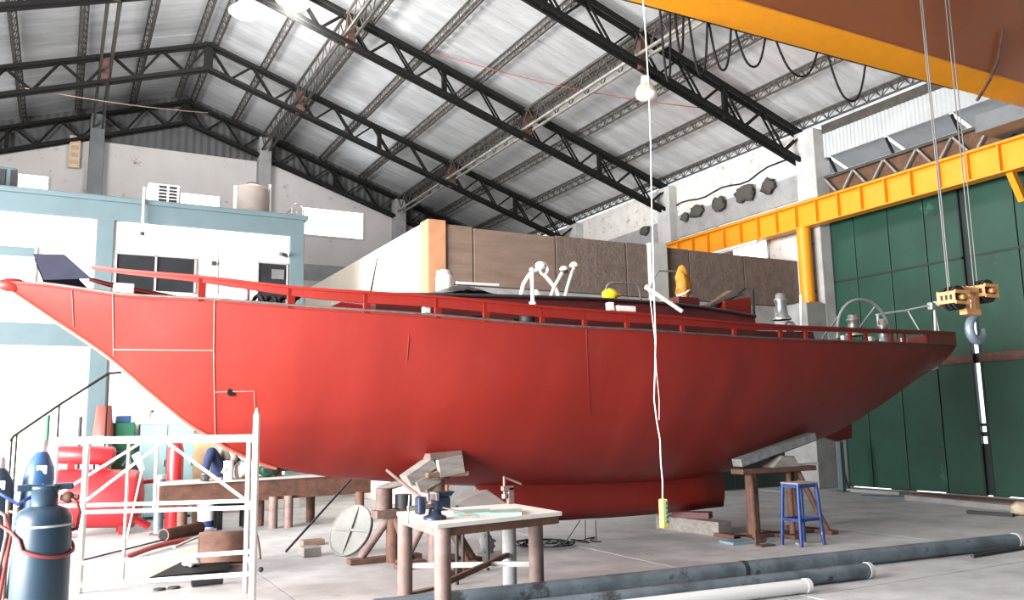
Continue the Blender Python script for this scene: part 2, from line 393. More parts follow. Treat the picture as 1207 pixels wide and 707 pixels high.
# roof: foil-faced sheets between purlins and trusses
PU = [3.60, 5.03, 6.66, 8.20, 9.75, 11.48, 13.0, 14.55, 16.05]
TV = [29.72, 24.8, 19.6, 14.3, 9.1]
ce = structure('ceiling', (RIDGE, 0, roofz(RIDGE)))
edges = [RIDGE] + [p for p in PU[1:-1]] + [RU + .5]
vb = [GV + .25, 27.3, 24.8, 22.2, 19.6, 16.95, 14.3, 11.7, 9.1, 6.5, 3.9, 0, -4, NV]
for sgn in (1, -1):
    for i in range(len(edges) - 1):
        for j in range(len(vb) - 1):
            a = RIDGE + sgn * (edges[i] - RIDGE); b = RIDGE + sgn * (edges[i+1] - RIDGE)
            j1, j2 = random.uniform(-.012, .012), random.uniform(-.012, .012)
            za, zb = roofz(a) + j1, roofz(b) + j2
            m = MB().prism([(a, vb[j] - .004, za), (b, vb[j] - .004, zb), (b, vb[j+1] + .004, zb), (a, vb[j+1] + .004, za)], (0, 0, .03))
            m.build('foil_sheet', M_FOIL, ce)
ce2 = MB()
for sgn in (1, -1):
    b = RIDGE + sgn * (RU + .6 - RIDGE)
    ce2.prism([(RIDGE, GV + .3, roofz(RIDGE) + .08), (b, GV + .3, roofz(b) + .08), (b, NV, roofz(b) + .08), (RIDGE, NV, roofz(RIDGE) + .08)], (0, 0, .03))
ce2.build('outer_roofing', M_GREYSHEET, ce)

# roof trusses
def make_truss(v, label):
    t = thing('roof_truss', (RIDGE, v, chord(RIDGE) - .8), label, 'truss', None)
    for sgn, end in ((1, 16.05), (-1, -9.35)):
        for dz, nm in ((-.05, 'top_chord'), (-.80, 'bottom_chord')):
            m = MB()
            for dv in (-.10, .10):
                e = end if nm == 'top_chord' else end
                m.bar((RIDGE, v + dv, chord(RIDGE) + dz), (e, v + dv, chord(e) + dz), .075, .10)
            m.build(nm, M_BLACK, t)
        n = 20; us_ = [RIDGE + (end - RIDGE) * k / n for k in range(n + 1)]
        for k in range(n):
            a, b = us_[k], us_[k+1]; top0 = (k % 2 == 0)
            za = chord(a) - (.06 if top0 else .78); zb = chord(b) - (.78 if top0 else .06)
            m = MB()
            for dv in (-.06, .06): m.bar((a, v + dv, za), (b, v + dv, zb), .035, .045)
            m.build('diagonal', M_BLACK, t)
        MB().bar((end, v, chord(end) - .02), (end, v, chord(end) - .84), .22, .09).build('end_post', M_BLACK, t)
        for u in ((6.05, 11.2, 8.65, 13.6) if sgn > 0 else (.64, -4.5, -1.9)):
            heavy = u in (6.05, 11.2, .64, -4.5)
            MB().bar((u, v, chord(u) - .03), (u, v, chord(u) - .84), .2 if heavy else .12, .16 if heavy else .10).build('web_post', M_RUSTW if heavy else M_BLACK, t)
    MB().bar((RIDGE, v, chord(RIDGE) + .03), (RIDGE, v, chord(RIDGE) - .86), .24, .14).build('ridge_post', M_BLACK, t)
    return t
tr = make_truss(24.8, 'black lattice roof truss next after the end wall truss')
for v, lb in ((29.72, 'black lattice roof truss against the ribbed end wall cladding'), (19.6, 'black lattice roof truss carrying the two lit round lamps'),
              (14.3, 'black lattice roof truss carrying the unlit pendant lamp'), (9.1, 'black lattice roof truss above the orange crane girder')):
    c = copy_tree(tr, (0, v - 24.8, 0)); c['label'] = lb

# light lattice purlins
def make_purlin(u):
    z0 = chord(u); V0, V1 = 1.0, GV + .05
    t = thing('roof_purlin', (u, V0, z0), 'x', 'purlin', 'lattice purlins under the foil roof')
    ch = MB(); ch.bar((u - .09, V0, z0 + .31), (u - .09, V1, z0 + .31), .035, .035); ch.bar((u + .09, V0, z0 + .31), (u + .09, V1, z0 + .31), .035, .035)
    ch.build('top_chord', M_LATT, t)
    MB().bar((u, V0, z0 + .08), (u, V1, z0 + .08), .045, .04).build('bottom_chord', M_LATT, t)
    m = MB(); n = int((V1 - V0) / .19); st = (V1 - V0) / n
    for k in range(n):
        for s in (-.09, .09):
            a = (u + s, V0 + k * st, z0 + .30) if k % 2 == 0 else (u, V0 + k * st, z0 + .09)
            b = (u, V0 + (k + 1) * st, z0 + .09) if k % 2 == 0 else (u + s, V0 + (k + 1) * st, z0 + .30)
            m.bar(a, b, .018, .018)
    tag(m.build('web_rods', M_LATT, t), kind='stuff'); return t
pu = make_purlin(PU[0])
ordw = ['at the ridge', 'first', 'second', 'third', 'fourth', 'fifth', 'sixth', 'seventh', 'along the eave']
for i, u in enumerate(PU):
    for sgn, side in ((1, 'the crane runway side'), (-1, 'the gas bottle side')):
        uu = RIDGE + sgn * (u - RIDGE); t = pu if (i == 0 and sgn > 0) else copy_tree(pu, (uu - PU[0], 0, chord(uu) - chord(PU[0])))
        t['label'] = ('thin lattice roof purlin %s on %s of roof' % (ordw[i], side)) if i in (0, 8) else ('thin lattice roof purlin, %s below the ridge purlin on %s' % (ordw[i], side))
# heavier longitudinal girders between the trusses
def make_girder(u):
    z1 = chord(u) - .02; V0, V1 = 4.0, GV - .44
    t = thing('tie_girder', (u, V0, z1 - .6), 'x', 'girder', 'longitudinal lattice girders tying the trusses')
    for nm, z, m_ in (('top_chord', z1, M_LATT), ('bottom_chord', z1 - .52, M_LATT)):
        m = MB()
        for s in (-.13, .13): m.bar((u + s, V0, z), (u + s, V1, z), .06, .06)
        m.build(nm, m_, t)
    m = MB(); n = 70; st = (V1 - V0) / n
    for k in range(n):
        for s in (-.13, .13):
            za, zb = (z1, z1 - .52) if k % 2 == 0 else (z1 - .52, z1)
            m.bar((u + s, V0 + k * st, za), (u + s, V0 + (k + 1) * st, zb), .025, .025)
    tag(m.build('web_rods', M_LATT, t), kind='stuff'); return t
gd = make_girder(6.05); gd['label'] = 'longitudinal lattice tie girder nearest the ridge on the boat stern side'
for u, lb in ((11.2, 'pale longitudinal lattice tie girder passing over the unlit pendant lamp'), (.64, 'longitudinal lattice tie girder meeting the grey end wall pilaster behind the mezzanine'), (-4.5, 'longitudinal lattice tie girder on the far gas bottle side of roof')):
    c = copy_tree(gd, (u - 6.05, 0, chord(u) - chord(6.05))); c['label'] = lb
    if u == 11.2:
        for ch in c.children:
            if ch.name.startswith('bottom_chord'): ch.data = ch.data.copy(); ch.data.materials[0] = M_LATT2

# interior block: brown cement walls with a cream side
pw = structure('wall_partition', (6.5, 14.8, 0))
BV = 14.8; BT = 5.5
xs = [525, 558, 655, 738, 763]; xs2 = [783, 812, 876, 940]
uf = lambda x: AV(x, 300, BV).x
for a, b, m_ in [(xs[0], xs[1], M_BROWNW), (xs[1], xs[2], M_BROWNW), (xs[2], xs[3], M_BROWNW2), (xs[3], xs[4], M_BROWNW2), (xs2[0], xs2[1], M_BROWNW2), (xs2[1], xs2[2], M_BROWNW2), (xs2[2], xs2[3], M_BROWNW2)]:
    MB().bbox((uf(a) + .012, BV, 4.32), (uf(b) - .012, BV + .15, BT + random.uniform(-.02, .03)), .012).build('cement_panel', m_, pw)
    MB().bbox((uf(a) + .006, BV - .03, 0), (uf(b) - .006, BV + .15, 4.30), .012).build('block_course', M_CONC, pw)
MB().box((uf(525), BV + .15, 0), (RU - .01, BV + .25, BT - .04)).build('core', M_CONC, pw)
MB().bbox((uf(763), BV - .12, 0), (uf(783), BV + .2, BT + .06), .02).build('pilaster', M_CONCL, pw)
u0 = AV(503, 300, BV).x
MB().bbox((15.25, 13.75, 0), (RU - .33, BV - .03, 4.265), .015).build('pier', M_CONC, pw)
for k in range(5):  # dark panels added for the darkness under the hull, not a shutter
    MB().bbox((11.2 + k * .81, BV - .09, .02), (12.0 + k * .81, BV - .035, 1.75), .01).build('under_hull_dark_panel', M_GREEND, pw)
MB().bbox((u0, BV - .05, 0), (uf(525), BV + .35, BT + .08), .02).build('corner_pier', M_ORANGEPL, pw)
for a, b in ((15.15, 19.0), (19.02, 21.3), (21.32, 24.0)):
    MB().bbox((u0 - .0, a, 0), (u0 + .25, b, BT + .04), .01).build('side_panel', M_CREAM, pw)
MB().box((u0 + .25, BV + .25, BT - .3), (RU - .01, 24, BT - .15)).build('top_slab', M_CONC, pw)

# two-storey room block by the end wall
RV = 17.2
rm = structure('wall_mezzanine', (1.5, RV, 0))
MB().box((-6, RV + .06, 0), (4.3, RV + .25, 5.7)).build('front_wall', M_WHITEWALL, rm)
MB().box((4.12, RV + .06, 0), (4.34, 23, 5.7)).build('side_wall', M_WHITEWALL, rm)
MB().bbox((-6, RV - .02, 5.55), (4.36, RV + .3, 5.93), .02).build('roof_beam', M_GREYBLUE, rm)
MB().bbox((-6, RV - .10, 5.90), (4.42, 23, 6.0), .02).build('roof_slab', M_GREYBLUE, rm)
MB().bbox((-6, RV, 3.14), (.44, RV + .3, 3.54), .015).build('floor_beam', M_GREYBLUE, rm)
MB().bbox((.75, RV, 3.14), (4.06, RV + .3, 3.54), .015).build('floor_beam', M_GREYBLUE, rm)
MB().bbox((.44, RV - .01, 0), (.75, RV + .3, 5.6), .015).build('column', M_GREYBLUE, rm)
MB().bbox((4.06, RV - .01, 0), (4.36, RV + .3, 5.6), .015).build('column', M_GREYBLUE, rm)
MB().bbox((-6, RV - .02, 0), (4.36, RV + .04, .32), .01).build('plinth', M_CONCL, rm)
def window(name, u0, u1, z0, z1, gm, fm, mull=(), v=RV):
    w = structure(name, ((u0 + u1) / 2, v, z0)); t = .035
    cs = [u0, *mull, u1]
    for i in range(len(cs) - 1):
        MB().box((cs[i] + t / 2, v + .02, z0 + t / 2), (cs[i+1] - t / 2, v + .035, z1 - t / 2)).build('pane', gm, w)
    f = MB()
    for c in cs: f.box((c - t / 2, v - .01, z0), (c + t / 2, v + .05, z1))
    f.box((u0, v - .01, z0 - t / 2), (u1, v + .05, z0 + t / 2)); f.box((u0, v - .01, z1 - t / 2), (u1, v + .05, z1 + t / 2))
    f.build('window_frame', fm, w); return w
window('window_5', .80, 2.22, 4.22, 4.93, M_GLASSD, M_ALU, (1.50,))
w6 = window('window_6', 3.42, 4.02, 4.05, 4.95, M_GLASSD, M_ALU)
MB().box((3.70, RV - .02, 4.62), (3.95, RV + .01, 4.82)).build('notice', M_GREYSHEET, w6)
w7 = window('window_7', -2.2, -.52, 4.15, 4.93, M_GLASSB, M_WHITE, (-1.36,))
MB().box((-2.2, RV - .0, 4.74), (-.54, RV + .012, 4.91)).build('blind', M_GREYBLUE, w7)

# ================================================================== THE BOAT
VC = 9.75; U0, U1 = -.55, 13.5
_bf = hermite([0, .04, .1, .2, .3, .4, .5, .6, .7, .8, .9, 1], [.015, .17, .37, .63, .82, .94, 1, .985, .92, .80, .63, .42])
def bw(u): return 1.85 * _bf((u - U0) / (U1 - U0))
def side(x, y):
    u = 5.
    for _ in range(25): p = AV(x, y, VC - bw(u)); u = .5 * u + .5 * p.x
    return p
def table(pts, fn=side):
    q = [fn(*p) for p in pts]; return hermite([p.x for p in q], [p.z for p in q])
ze = table([(8, 331), (45, 333), (85, 338), (133, 345), (250, 352), (350, 360), (500, 370), (640, 382), (760, 389), (880, 397), (1000, 402), (1122, 406)])
zr = table([(60, 305), (110, 313), (250, 326), (345, 337), (500, 347), (640, 360), (760, 369), (880, 380), (1000, 386), (1124, 391)])
zc = table([(5, 337), (60, 374), (130, 422), (180, 465), (225, 501), (262, 522)], lambda x, y: AV(x, y, VC))
zc2 = table([(262, 524), (310, 546), (380, 561), (460, 568), (700, 572), (862, 556), (930, 533), (985, 511), (1060, 461), (1100, 433), (1116, 417)], lambda x, y: AV(x, y, VC - .12))
uc = AV(262, 522, VC).x
def zk(u): return min(zc(u) if u < uc else zc2(u), ze(u) - .02)
vfrac = hermite([0, .15, .3, .5, .75, 1], [.85, .72, .42, .20, .30, .45])
def hullpt(u, t, sgn=-1):
    b, e, k = bw(u), ze(u), zk(u); w = vfrac((u - U0) / (U1 - U0)); ph = t * math.pi / 2
    y = (1 - w) * math.sin(ph) + w * t; z = (1 - w) * (1 - math.cos(ph)) + w * t ** 1.06
    return Vector((u, VC + sgn * b * y, k + (e - k) * z))
boat = thing('sailing_yacht', (6.5, VC, .3), 'long red primed steel sailing yacht hull propped up on trestles', 'boat')
NS, NT = 150, 26
hm = MB(); vs = []
stations = [U0 + (U1 - U0) * (i / NS) for i in range(NS + 1)]
for u in stations:
    for k in range(-NT, NT + 1):
        p = hullpt(u, abs(k) / NT, -1 if k < 0 else 1)
        d = .026 * noise.noise(Vector((p.x * 1.1, p.z * .45, 3.1))) + .010 * noise.noise(Vector((p.x * 2.6, p.z * .8, 9.)))
        e = min(1, (p.x - U0) / .8) * min(1, (1 - abs(k) / NT) * 5) * min(1, abs(k) / 3)
        p.y += (-1 if k < 0 else 1) * d * e
        vs.append(p)
n2 = 2 * NT + 1
fs = [(i*n2+k, i*n2+k+1, (i+1)*n2+k+1, (i+1)*n2+k) for i in range(NS) for k in range(n2 - 1)]
hm.add(vs, fs, True); hm.add([vs[NS*n2+k] for k in range(n2)], [tuple(range(n2))]); hm.add([vs[k] for k in range(n2)], [tuple(range(n2))[::-1]])
hullv = [tuple(v) for v in vs]; BVH = BVHTree.FromPolygons(hullv, fs)
hull = hm.build('hull', M_HULL, boat); tag(hull, 'red primed steel hull plating')
def onhull(x, y):
    d = Vector(ray(x, y)).normalized(); h = BVH.ray_cast(Vector(EYE), d)
    return h[0] - d * .004 if h[0] else None
def seam(pts, r=.007, m=M_WELD, nm='weld_seam'):
    q = []
    for (x0, y0), (x1, y1) in zip(pts[:-1], pts[1:]):
        n = max(2, int(math.hypot(x1 - x0, y1 - y0) / 6))
        for i in range(n + 1):
            p = onhull(x0 + (x1 - x0) * i / n, y0 + (y1 - y0) * i / n)
            if p is not None: q.append(p)
    if len(q) > 2: MB().tube(q, r, 6).build(nm, m, hull)
seam([(133, 347), (134, 419)]); seam([(253, 354), (252, 420), (254, 512)]); seam([(134, 412), (252, 413)]); seam([(253, 462), (300, 461), (302, 509)], .005)
seam([(85, 342), (87, 385)], .006, M_EDGE); seam([(691, 388), (693, 440), (696, 490)], .003, M_HULL); seam([(482, 395), (480, 425)], .004, M_HULL)
p = onhull(273, 462); MB().cyl(p + Vector((0, -.012, 0)), p + Vector((0, .02, 0)), .045, n=14).build('hull_hole', M_RUBBER, hull)
# stem bead and nose
stem = MB().tube([Vector((u, VC, zk(u) - .004)) for u in np.linspace(U0, 2.2, 30)], .022, 8); stem.build('stem_bar', M_WELD, hull)
MB().ball((U0 + .07, VC, ze(U0) - .035), .085, (1.7, .75, .85)).build('nose_cap', M_HULL, hull)
# keel: fin blended into the canoe body
kp = [(4.45, 1.10), (4.70, .80), (5.0, .58), (5.3, .42), (5.67, .335), (6.4, .30), (7.33, .285), (8.1, .295), (8.72, .31), (8.78, .92), (8.80, 1.15)]
km = MB(); kv = []; nrow = 9; ku = np.linspace(4.45, 8.78, 44)
kb = hermite([a for a, _ in kp[:9]], [b for _, b in kp[:9]])
for u in ku:
    zb = kb(u); zt = 1.5; ends = min(1., ((u - 4.45) / .9) ** .6 if u > 4.45 else 0) * min(1., .35 + (8.78 - u) / .7)
    for j in range(2 * nrow + 1):
        a = j / nrow - 1
        t = 1 - abs(a); zz = zb + (zt - zb) * (abs(a))
        hw = (.15 + 1.5 * max(0, abs(a) - .40) ** 2.0) * ends * (.0 + min(1, abs(a) * 5) ** .5)
        kv.append(Vector((u, VC + math.copysign(hw, a), zz)))
nk = 2 * nrow + 1
km.add(kv, [(i*nk+k, i*nk+k+1, (i+1)*nk+k+1, (i+1)*nk+k) for i in range(len(ku) - 1) for k in range(nk - 1)], True)
km.add(kv[-nk:], [tuple(range(nk))])
km.build('keel', M_HULL, boat)
# rudder
ra = AV(965, 492, VC); rb = AV(1003, 524, VC)
MB().prism([(ra.x, VC - .035, 1.72), (rb.x + .05, VC - .035, 1.95), (rb.x, VC - .035, 1.25), (rb.x - .35, VC - .035, 1.2), (ra.x, VC - .035, 1.3)], (0, .07, 0)).build('rudder', M_HULL, boat)
pr = [AV(1075, 449, VC - .25), AV(1099, 432, VC - .25)]
MB().tube([pr[0] + Vector((0, .25, .05)), pr[1] + Vector((0, -.1, -.02))], .02, 8).build('stern_pipe', M_WHITE, boat)
# deck, toe strip, bulwark rail and posts, both sides
dk = MB(); dv = []
dus = np.linspace(U0 + .02, U1 - .005, 90)
for u in dus:
    b = bw(u) - .004; z = ze(u) - .035
    dv += [(u, VC - b, z), (u, VC, z + .05), (u, VC + b, z)]
dk.add(dv, [(3*i+k, 3*i+k+1, 3*i+k+4, 3*i+k+3) for i in range(len(dus) - 1) for k in range(2)])
dk.build('deck', M_DECKRED, boat)
ru0 = side(108, 313).x
for sgn in (-1, 1):
    MB().tube([(u, VC + sgn * (bw(u) + .002), ze(u)) for u in np.linspace(U0 + .25, U1, 120)], .014, 6).build('toe_strip', M_EDGE if sgn < 0 else M_EDGE, boat)
    m = MB(); rv = []; rus = np.linspace(ru0, U1 - .01, 110)
    for u in rus:
        hh = .035 + .095 * min(1, max(0, (u - ru0) / 2.6)) - .065 * min(1, max(0, (u - 5.5) / 3.5)); b = bw(u); z = zr(u)
        cap = .03 + .05 * min(1, (u - ru0) / 1.5)
        prof = [(b - cap - .06, z), (b + .02, z), (b + .02, z - .028), (b + .0, z - .03), (b + .0, z - hh), (b - .03, z - hh), (b - .03, z - .03), (b - cap - .06, z - .02)]
        rv += [Vector((u, VC + sgn * y, zz)) for y, zz in prof]
    n = 8
    m.add(rv, [(i*n+k, i*n+(k+1)%n, (i+1)*n+(k+1)%n, (i+1)*n+k) for i in range(len(rus) - 1) for k in range(n)])
    m.add(rv[:n], [tuple(range(n))]); m.add(rv[-n:], [tuple(range(n))])
    m.build('bulwark_rail', M_HULL, boat)
    for x in (237, 343, 433, 517, 574, 640, 690, 740, 805, 866, 920, 950, 1002, 1020, 1050, 1065, 1092):
        u = side(x, 380).x; b = bw(u); wd = .075 if x < 600 else .055
        MB().box((u - wd / 2, VC + sgn * b, ze(u) - .03), (u + wd / 2, VC + sgn * (b - .035), zr(u) - .03)).build('bulwark_post', M_HULL, boat)
    # solid stern bulwark
    m = MB(); q = [u for u in np.linspace(side(1092, 395).x, U1 - .005, 8)]
    for a, b in zip(q[:-1], q[1:]):
        m.add([(a, VC + sgn * bw(a), ze(a)), (b, VC + sgn * bw(b), ze(b)), (b, VC + sgn * bw(b), zr(b) - .02), (a, VC + sgn * bw(a), zr(a) - .02)], [(0, 1, 2, 3)])
    m.build('stern_bulwark', M_HULL, boat)
    for k, x in ((0, 508), (1, 1003), (2, 1035), (3, 1073)):
        u = side(x, 390).x; MB().bbox((u - .05, VC + sgn * (bw(u) - .16), ze(u) - .03), (u + .05, VC + sgn * (bw(u) - .09), ze(u) + .1), .02).build('mooring_cleat', M_WHITE, boat)
b1 = bw(U1 - .005)
MB().box((U1 - .02, VC - b1, ze(U1) - .01), (U1 + .005, VC + b1, zr(U1) - .01)).build('transom_bulwark', M_HULL, boat)
# dark plates standing at the bow
for sgn in (-1, 1):
    pl = []
    for x, y in ((39, 299), (76, 303), (107, 333), (52, 331)):
        q = AV(x, y, VC - .12); pl.append(Vector((q.x, VC + sgn * max(.03, bw(max(q.x, U0)) - .02), max(q.z, ze(max(q.x, U0)) - .02))))
    MB().prism(pl, (0, -.02 * sgn, 0)).build('bow_plate', M_NAVY, boat)
q = AV(76, 303, VC - .12)
MB().bar((q.x, VC - .26, q.z - .04), (q.x, VC + .26, q.z - .04), .03, .06).build('bow_cross_bar', M_EDGE, boat)
u = side(145, 333).x
MB().bbox((side(135, 335).x, VC - bw(u) + .12, ze(u) - .03), (side(160, 335).x, VC - bw(u) + .3, ze(u) + .13), .01).build('bow_locker', M_WHITE, boat)
# cabin trunk
ca, cb = side(462, 350).x, side(930, 375).x
def cw(u): return min(bw(u) - .50, 1.22)
zt = hermite([ca, side(640, 350).x, side(760, 355).x, side(870, 364).x, cb], [zr(ca) + .06] + [AV(x, y, VC - 1.1).z for x, y in ((640, 352), (760, 357), (870, 366), (930, 376))])
def cabin(a, b, f, topf, name, m_, lip=0):
    m = MB(); v_ = []; uu = np.linspace(a, b, 40)
    for u in uu:
        w = f(u); v_ += [Vector((u, VC - w - lip, ze(u) - .03)), Vector((u, VC - w * .95 - lip, topf(u))), Vector((u, VC, topf(u) + .07)), Vector((u, VC + w * .95 + lip, topf(u))), Vector((u, VC + w + lip, ze(u) - .03))]
    m.add(v_, [(5*i+k, 5*i+k+1, 5*i+k+6, 5*i+k+5) for i in range(len(uu) - 1) for k in range(4)]); m.add(v_[:5], [(0, 1, 2, 3, 4)]); m.add(v_[-5:], [(4, 3, 2, 1, 0)])
    return m.build(name, m_, boat)
cabin(ca, cb, cw, zt, 'cabin_trunk', M_DARKRED)
for sgn in (-1, 1):
    MB().tube([(u, VC + sgn * (cw(u) * .95 + .02), zt(u)) for u in np.linspace(ca, cb, 40)], .022, 6).build('cabin_edge', M_TARP if sgn < 0 else M_TARP, boat)
    for x in (590, 640, 800, 850):                                     # portholes
        u = side(x, 370).x
        MB().bbox((u - .12, VC + sgn * (cw(u) + .0), ze(u) + .02), (u + .12, VC + sgn * (cw(u) + .015), ze(u) + .12), .01).build('port_light', M_GLASSD, boat)
# coaming further aft and cockpit ring
cc = side(930, 376).x; cd = side(1005, 390).x
cabin(cc + .01, cd, lambda u: .95, lambda u: zr(u) + .02, 'cockpit_coaming', M_DARKRED)
# raised coach roof in the middle with hatch
ha, hb = side(500, 345).x, side(860, 350).x
def zroof(u): return zt(u) + .03
# red box aft of the hatch, on the coach roof
ba, bb = AV(846, 352, VC - .6), AV(876, 352, VC - .6)
MB().prism([(ba.x, VC - .75, zroof(ba.x)), (bb.x, VC - .75, zroof(bb.x) - .03), (bb.x, VC - .75, bb.z + .0), (ba.x, VC - .75, ba.z - .05)], (0, .7, 0)).build('companionway_hood', M_HULL, boat)
MB().bar((bb.x + .02, VC - .78, zroof(bb.x)), (bb.x + .02, VC - .78, bb.z + .12), .03, .03).build('hood_post', M_TARP, boat)
ba, bb = AV(793, 352, VC - .6), AV(818, 352, VC - .6)
MB().bbox((ba.x, VC - .72, zroof(ba.x) - .02), (bb.x, VC - .3, ba.z + .02), .01).build('deck_box', M_DARKRED, boat)

# ================================================================== CRANE
cr = thing('crane_runway', (15.6, 16, 4.27), 'yellow crane runway beam on bracketed yellow column along the wall', 'crane beam')
V0, V1 = 4.6, 24.4
m = MB(); m.box((15.575, V0, 6.14), (15.605, V1, 6.68)); m.build('web', M_YEL, cr)
MB().bbox((15.46, V0, 6.11), (15.74, V1, 6.145), .006).build('bottom_flange', M_YEL, cr)
MB().bbox((15.44, V0, 6.67), (15.76, V1, 6.715), .006).build('top_flange', M_YEL, cr)
MB().box((15.57, V0, 6.715), (15.63, V1, 6.77)).build('rail', M_RUST, cr)
v = 24.2
while v > V0 + .1:
    MB().box((15.47, v - .012, 6.145), (15.575, v + .012, 6.67)).build('stiffener', M_YEL, cr); v -= .63
MB().cyl((15.6, 14.0, 4.30), (15.6, 14.0, 6.11), .165, n=20).build('column', M_YEL, cr)
MB().bbox((15.4, 13.8, 4.27), (15.8, 14.2, 4.30), .005).build('base_plate', M_YEL, cr)
for v in (19.6, 24.3, 8.95, 5.2):
    MB().bar((15.6, v, 6.12), (RU - .3, v, 5.6), .12, .14).build('bracket', M_YEL, cr)
for z in (4.6, 5.75):
    MB().bar((15.6, 14.0, z), (RU - .32, 14.0, z), .03, .05).build('tie_bar', M_RUST, cr)

gv0, gv1, gz0, gz1 = 7.57, 8.2, 7.0, 8.62
gr = thing('crane_girder', (10, 7.88, gz0), 'broad orange overhead crane bridge girder spanning above the yacht stern', 'crane')
MB().bbox((-8.9, gv0 + .03, gz0 + .03), (14.9, gv1 - .03, gz1), .01).build('box_web', M_ORG_SHADED, gr)
MB().bbox((-8.9, gv0, gz0), (14.9, gv1, gz0 + .03), .006).build('bottom_plate', M_YEL, gr)
MB().bbox((14.85, 6.7, 6.80), (15.75, 9.1, 7.15), .02).build('end_carriage', M_GREYSHEET, gr)
for v in (6.95, 8.85): MB().cyl((15.5, v, 6.94), (15.7, v, 6.94), .16, n=20).build('wheel', M_DARK, gr)
q = AV(1085, 40, gv0 + .02)
hk = []
for x, y in ((1182, 35), (1180, 48), (1176, 72), (1166, 95), (1152, 118)): hk.append(AV(x, y, gv0 - .02))
MB().tube(hk, .025, 8).build('conduit', M_RUST, gr)
# trolley on the girder with ropes and hook
hu, hv = 11.66, 7.40
ho = thing('crane_hook', (hu, hv, 2.6), 'orange crane hook block with grey hook hanging by wire ropes before green door', 'crane hook')
tz = 8.62
MB().bbox((hu - .5, hv - .25, tz), (hu + .5, gv1 - .05, tz + .24), .02).build('trolley', M_YEL, ho)
ropes = []
for x, dy in ((1114, -.05), (1124, .05), (1145, -.05), (1157, .05)):
    p = AV(x, 345, hv); ropes.append(MB().cyl((p.x, hv + dy, 3.3), (p.x, hv + dy, tz + .05), .009, n=6).build('wire_rope', M_ROPE, ho))
for x0, x1, y0, y1 in ((1116, 1131, 337, 366), (1150, 1166, 330, 358)):
    a = AV(x0, y0, hv); b = AV(x1, y1, hv); cz = (a.z + b.z) / 2; cu = (a.x + b.x) / 2; r = (a.z - b.z) / 2
    sh = MB()
    for k in range(3): sh.cyl((cu, hv - .10 + k * .07, cz), (cu, hv - .06 + k * .07, cz), r * 1.02, n=22)
    s = sh.build('sheave', M_DARK, ho)
    fr = MB()
    for dz in (-.45, .45):
        for dv_ in (-.14, .13): fr.bbox((cu - r * .95, hv + dv_ - .012, cz + r * dz - .025), (cu + r * .95, hv + dv_ + .012, cz + r * dz + .025), .006)
    fr.cyl((cu, hv - .17, cz), (cu, hv + .17, cz), .035, n=12)
    for du in (-r * .93, r * .93): fr.bbox((cu + du - .01, hv - .14, cz - r * .5), (cu + du + .01, hv + .14, cz + r * .5), .004)
    fr.build('sheave_cheek', M_PEACH, ho)
a = AV(1131, 342, hv); b = AV(1153, 372, hv)
fr = MB(); t = .05
fr.bbox((a.x, hv - .06, a.z - .03), (b.x, hv + .06, a.z + .05), .015); fr.bbox((a.x + .03, hv - .06, b.z), (b.x, hv + .06, b.z + .09), .015)
fr.bar((a.x + .05, hv, a.z), (a.x + .12, hv, b.z + .03), .09, .07, (0, 1, 0)); fr.bar((b.x - .02, hv, a.z), (b.x - .06, hv, b.z + .03), .09, .07, (0, 1, 0))
fr.build('hook_frame', M_PEACH, ho)
hc = AV(1151, 388, hv); sc = .165
pts = [Vector((hc.x + .0, hv, b.z + .03)), Vector((hc.x - .0, hv, hc.z + .20))]
for k in range(0, 15):
    t = math.radians(100 + k * 19); pts.append(Vector((hc.x + sc * math.cos(t), hv, hc.z + sc * math.sin(t))))
MB().tube(pts, [.05, .05] + [.055 + .012 * math.sin(k / 14 * math.pi) - .03 * max(0, (k - 10) / 4) for k in range(15)], 10).build('hook', M_HOOK, ho)
lt = thing('sunlit_flange_strip', (15.5, 16.5, 6.0), 'long white strip added as the sunlit underside of the yellow runway beam', 'light')  # white strip added for a sunlit stretch of flange, no lamp here
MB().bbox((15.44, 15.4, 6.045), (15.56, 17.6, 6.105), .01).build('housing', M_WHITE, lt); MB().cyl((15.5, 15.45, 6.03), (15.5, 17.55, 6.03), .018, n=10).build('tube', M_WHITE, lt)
# festoon cables behind the girder
lbs = ['long narrow festoon cable loop beside the pale tie girder end', 'shortest narrow festoon cable loop under the orange girder', 'long festoon cable loop hanging over the black truss', 'rounded festoon cable loop next beside the one over the truss', 'wide festoon cable loop next to the tight bunch under orange girder', 'wide shallow festoon cable loop before grey roof sheets', 'half hidden festoon cable loop nearest the trolley under orange girder']
fz = [(778, 790, 15, 95), (796, 806, 25, 62), (812, 834, 25, 88), (836, 862, 32, 82), (867, 902, 38, 78), (915, 963, 50, 89), (976, 1020, 68, 118)]
MB().bar((-8, gv1 + .06, gz0 + .06), (13, gv1 + .06, gz0 + .06), .05, .05).build('festoon_rail', M_DARK, gr)
for lb, (x0, x1, yt, yb) in zip(lbs, fz):
    a = AV(x0, yt, gv1 + .06); b = AV(x1, yt + 8, gv1 + .06); lo = AV((x0 + x1) / 2, yb, gv1 + .06).z; zt_ = gz0 + .04
    pts = [Vector((a.x, gv1 + .06, zt_))]
    for k in range(13):
        t = k / 12; c = abs(2 * t - 1) ** 2.4; pts.append(Vector((a.x + (b.x - a.x) * t, gv1 + .06, lo + (zt_ - lo) * (c if 0 < k < 12 else .985))))
    tag(MB().tube(pts, .017, 7).build('festoon_cable', M_RUBBER), lb, 'cable', 'festoon cables under the crane girder')
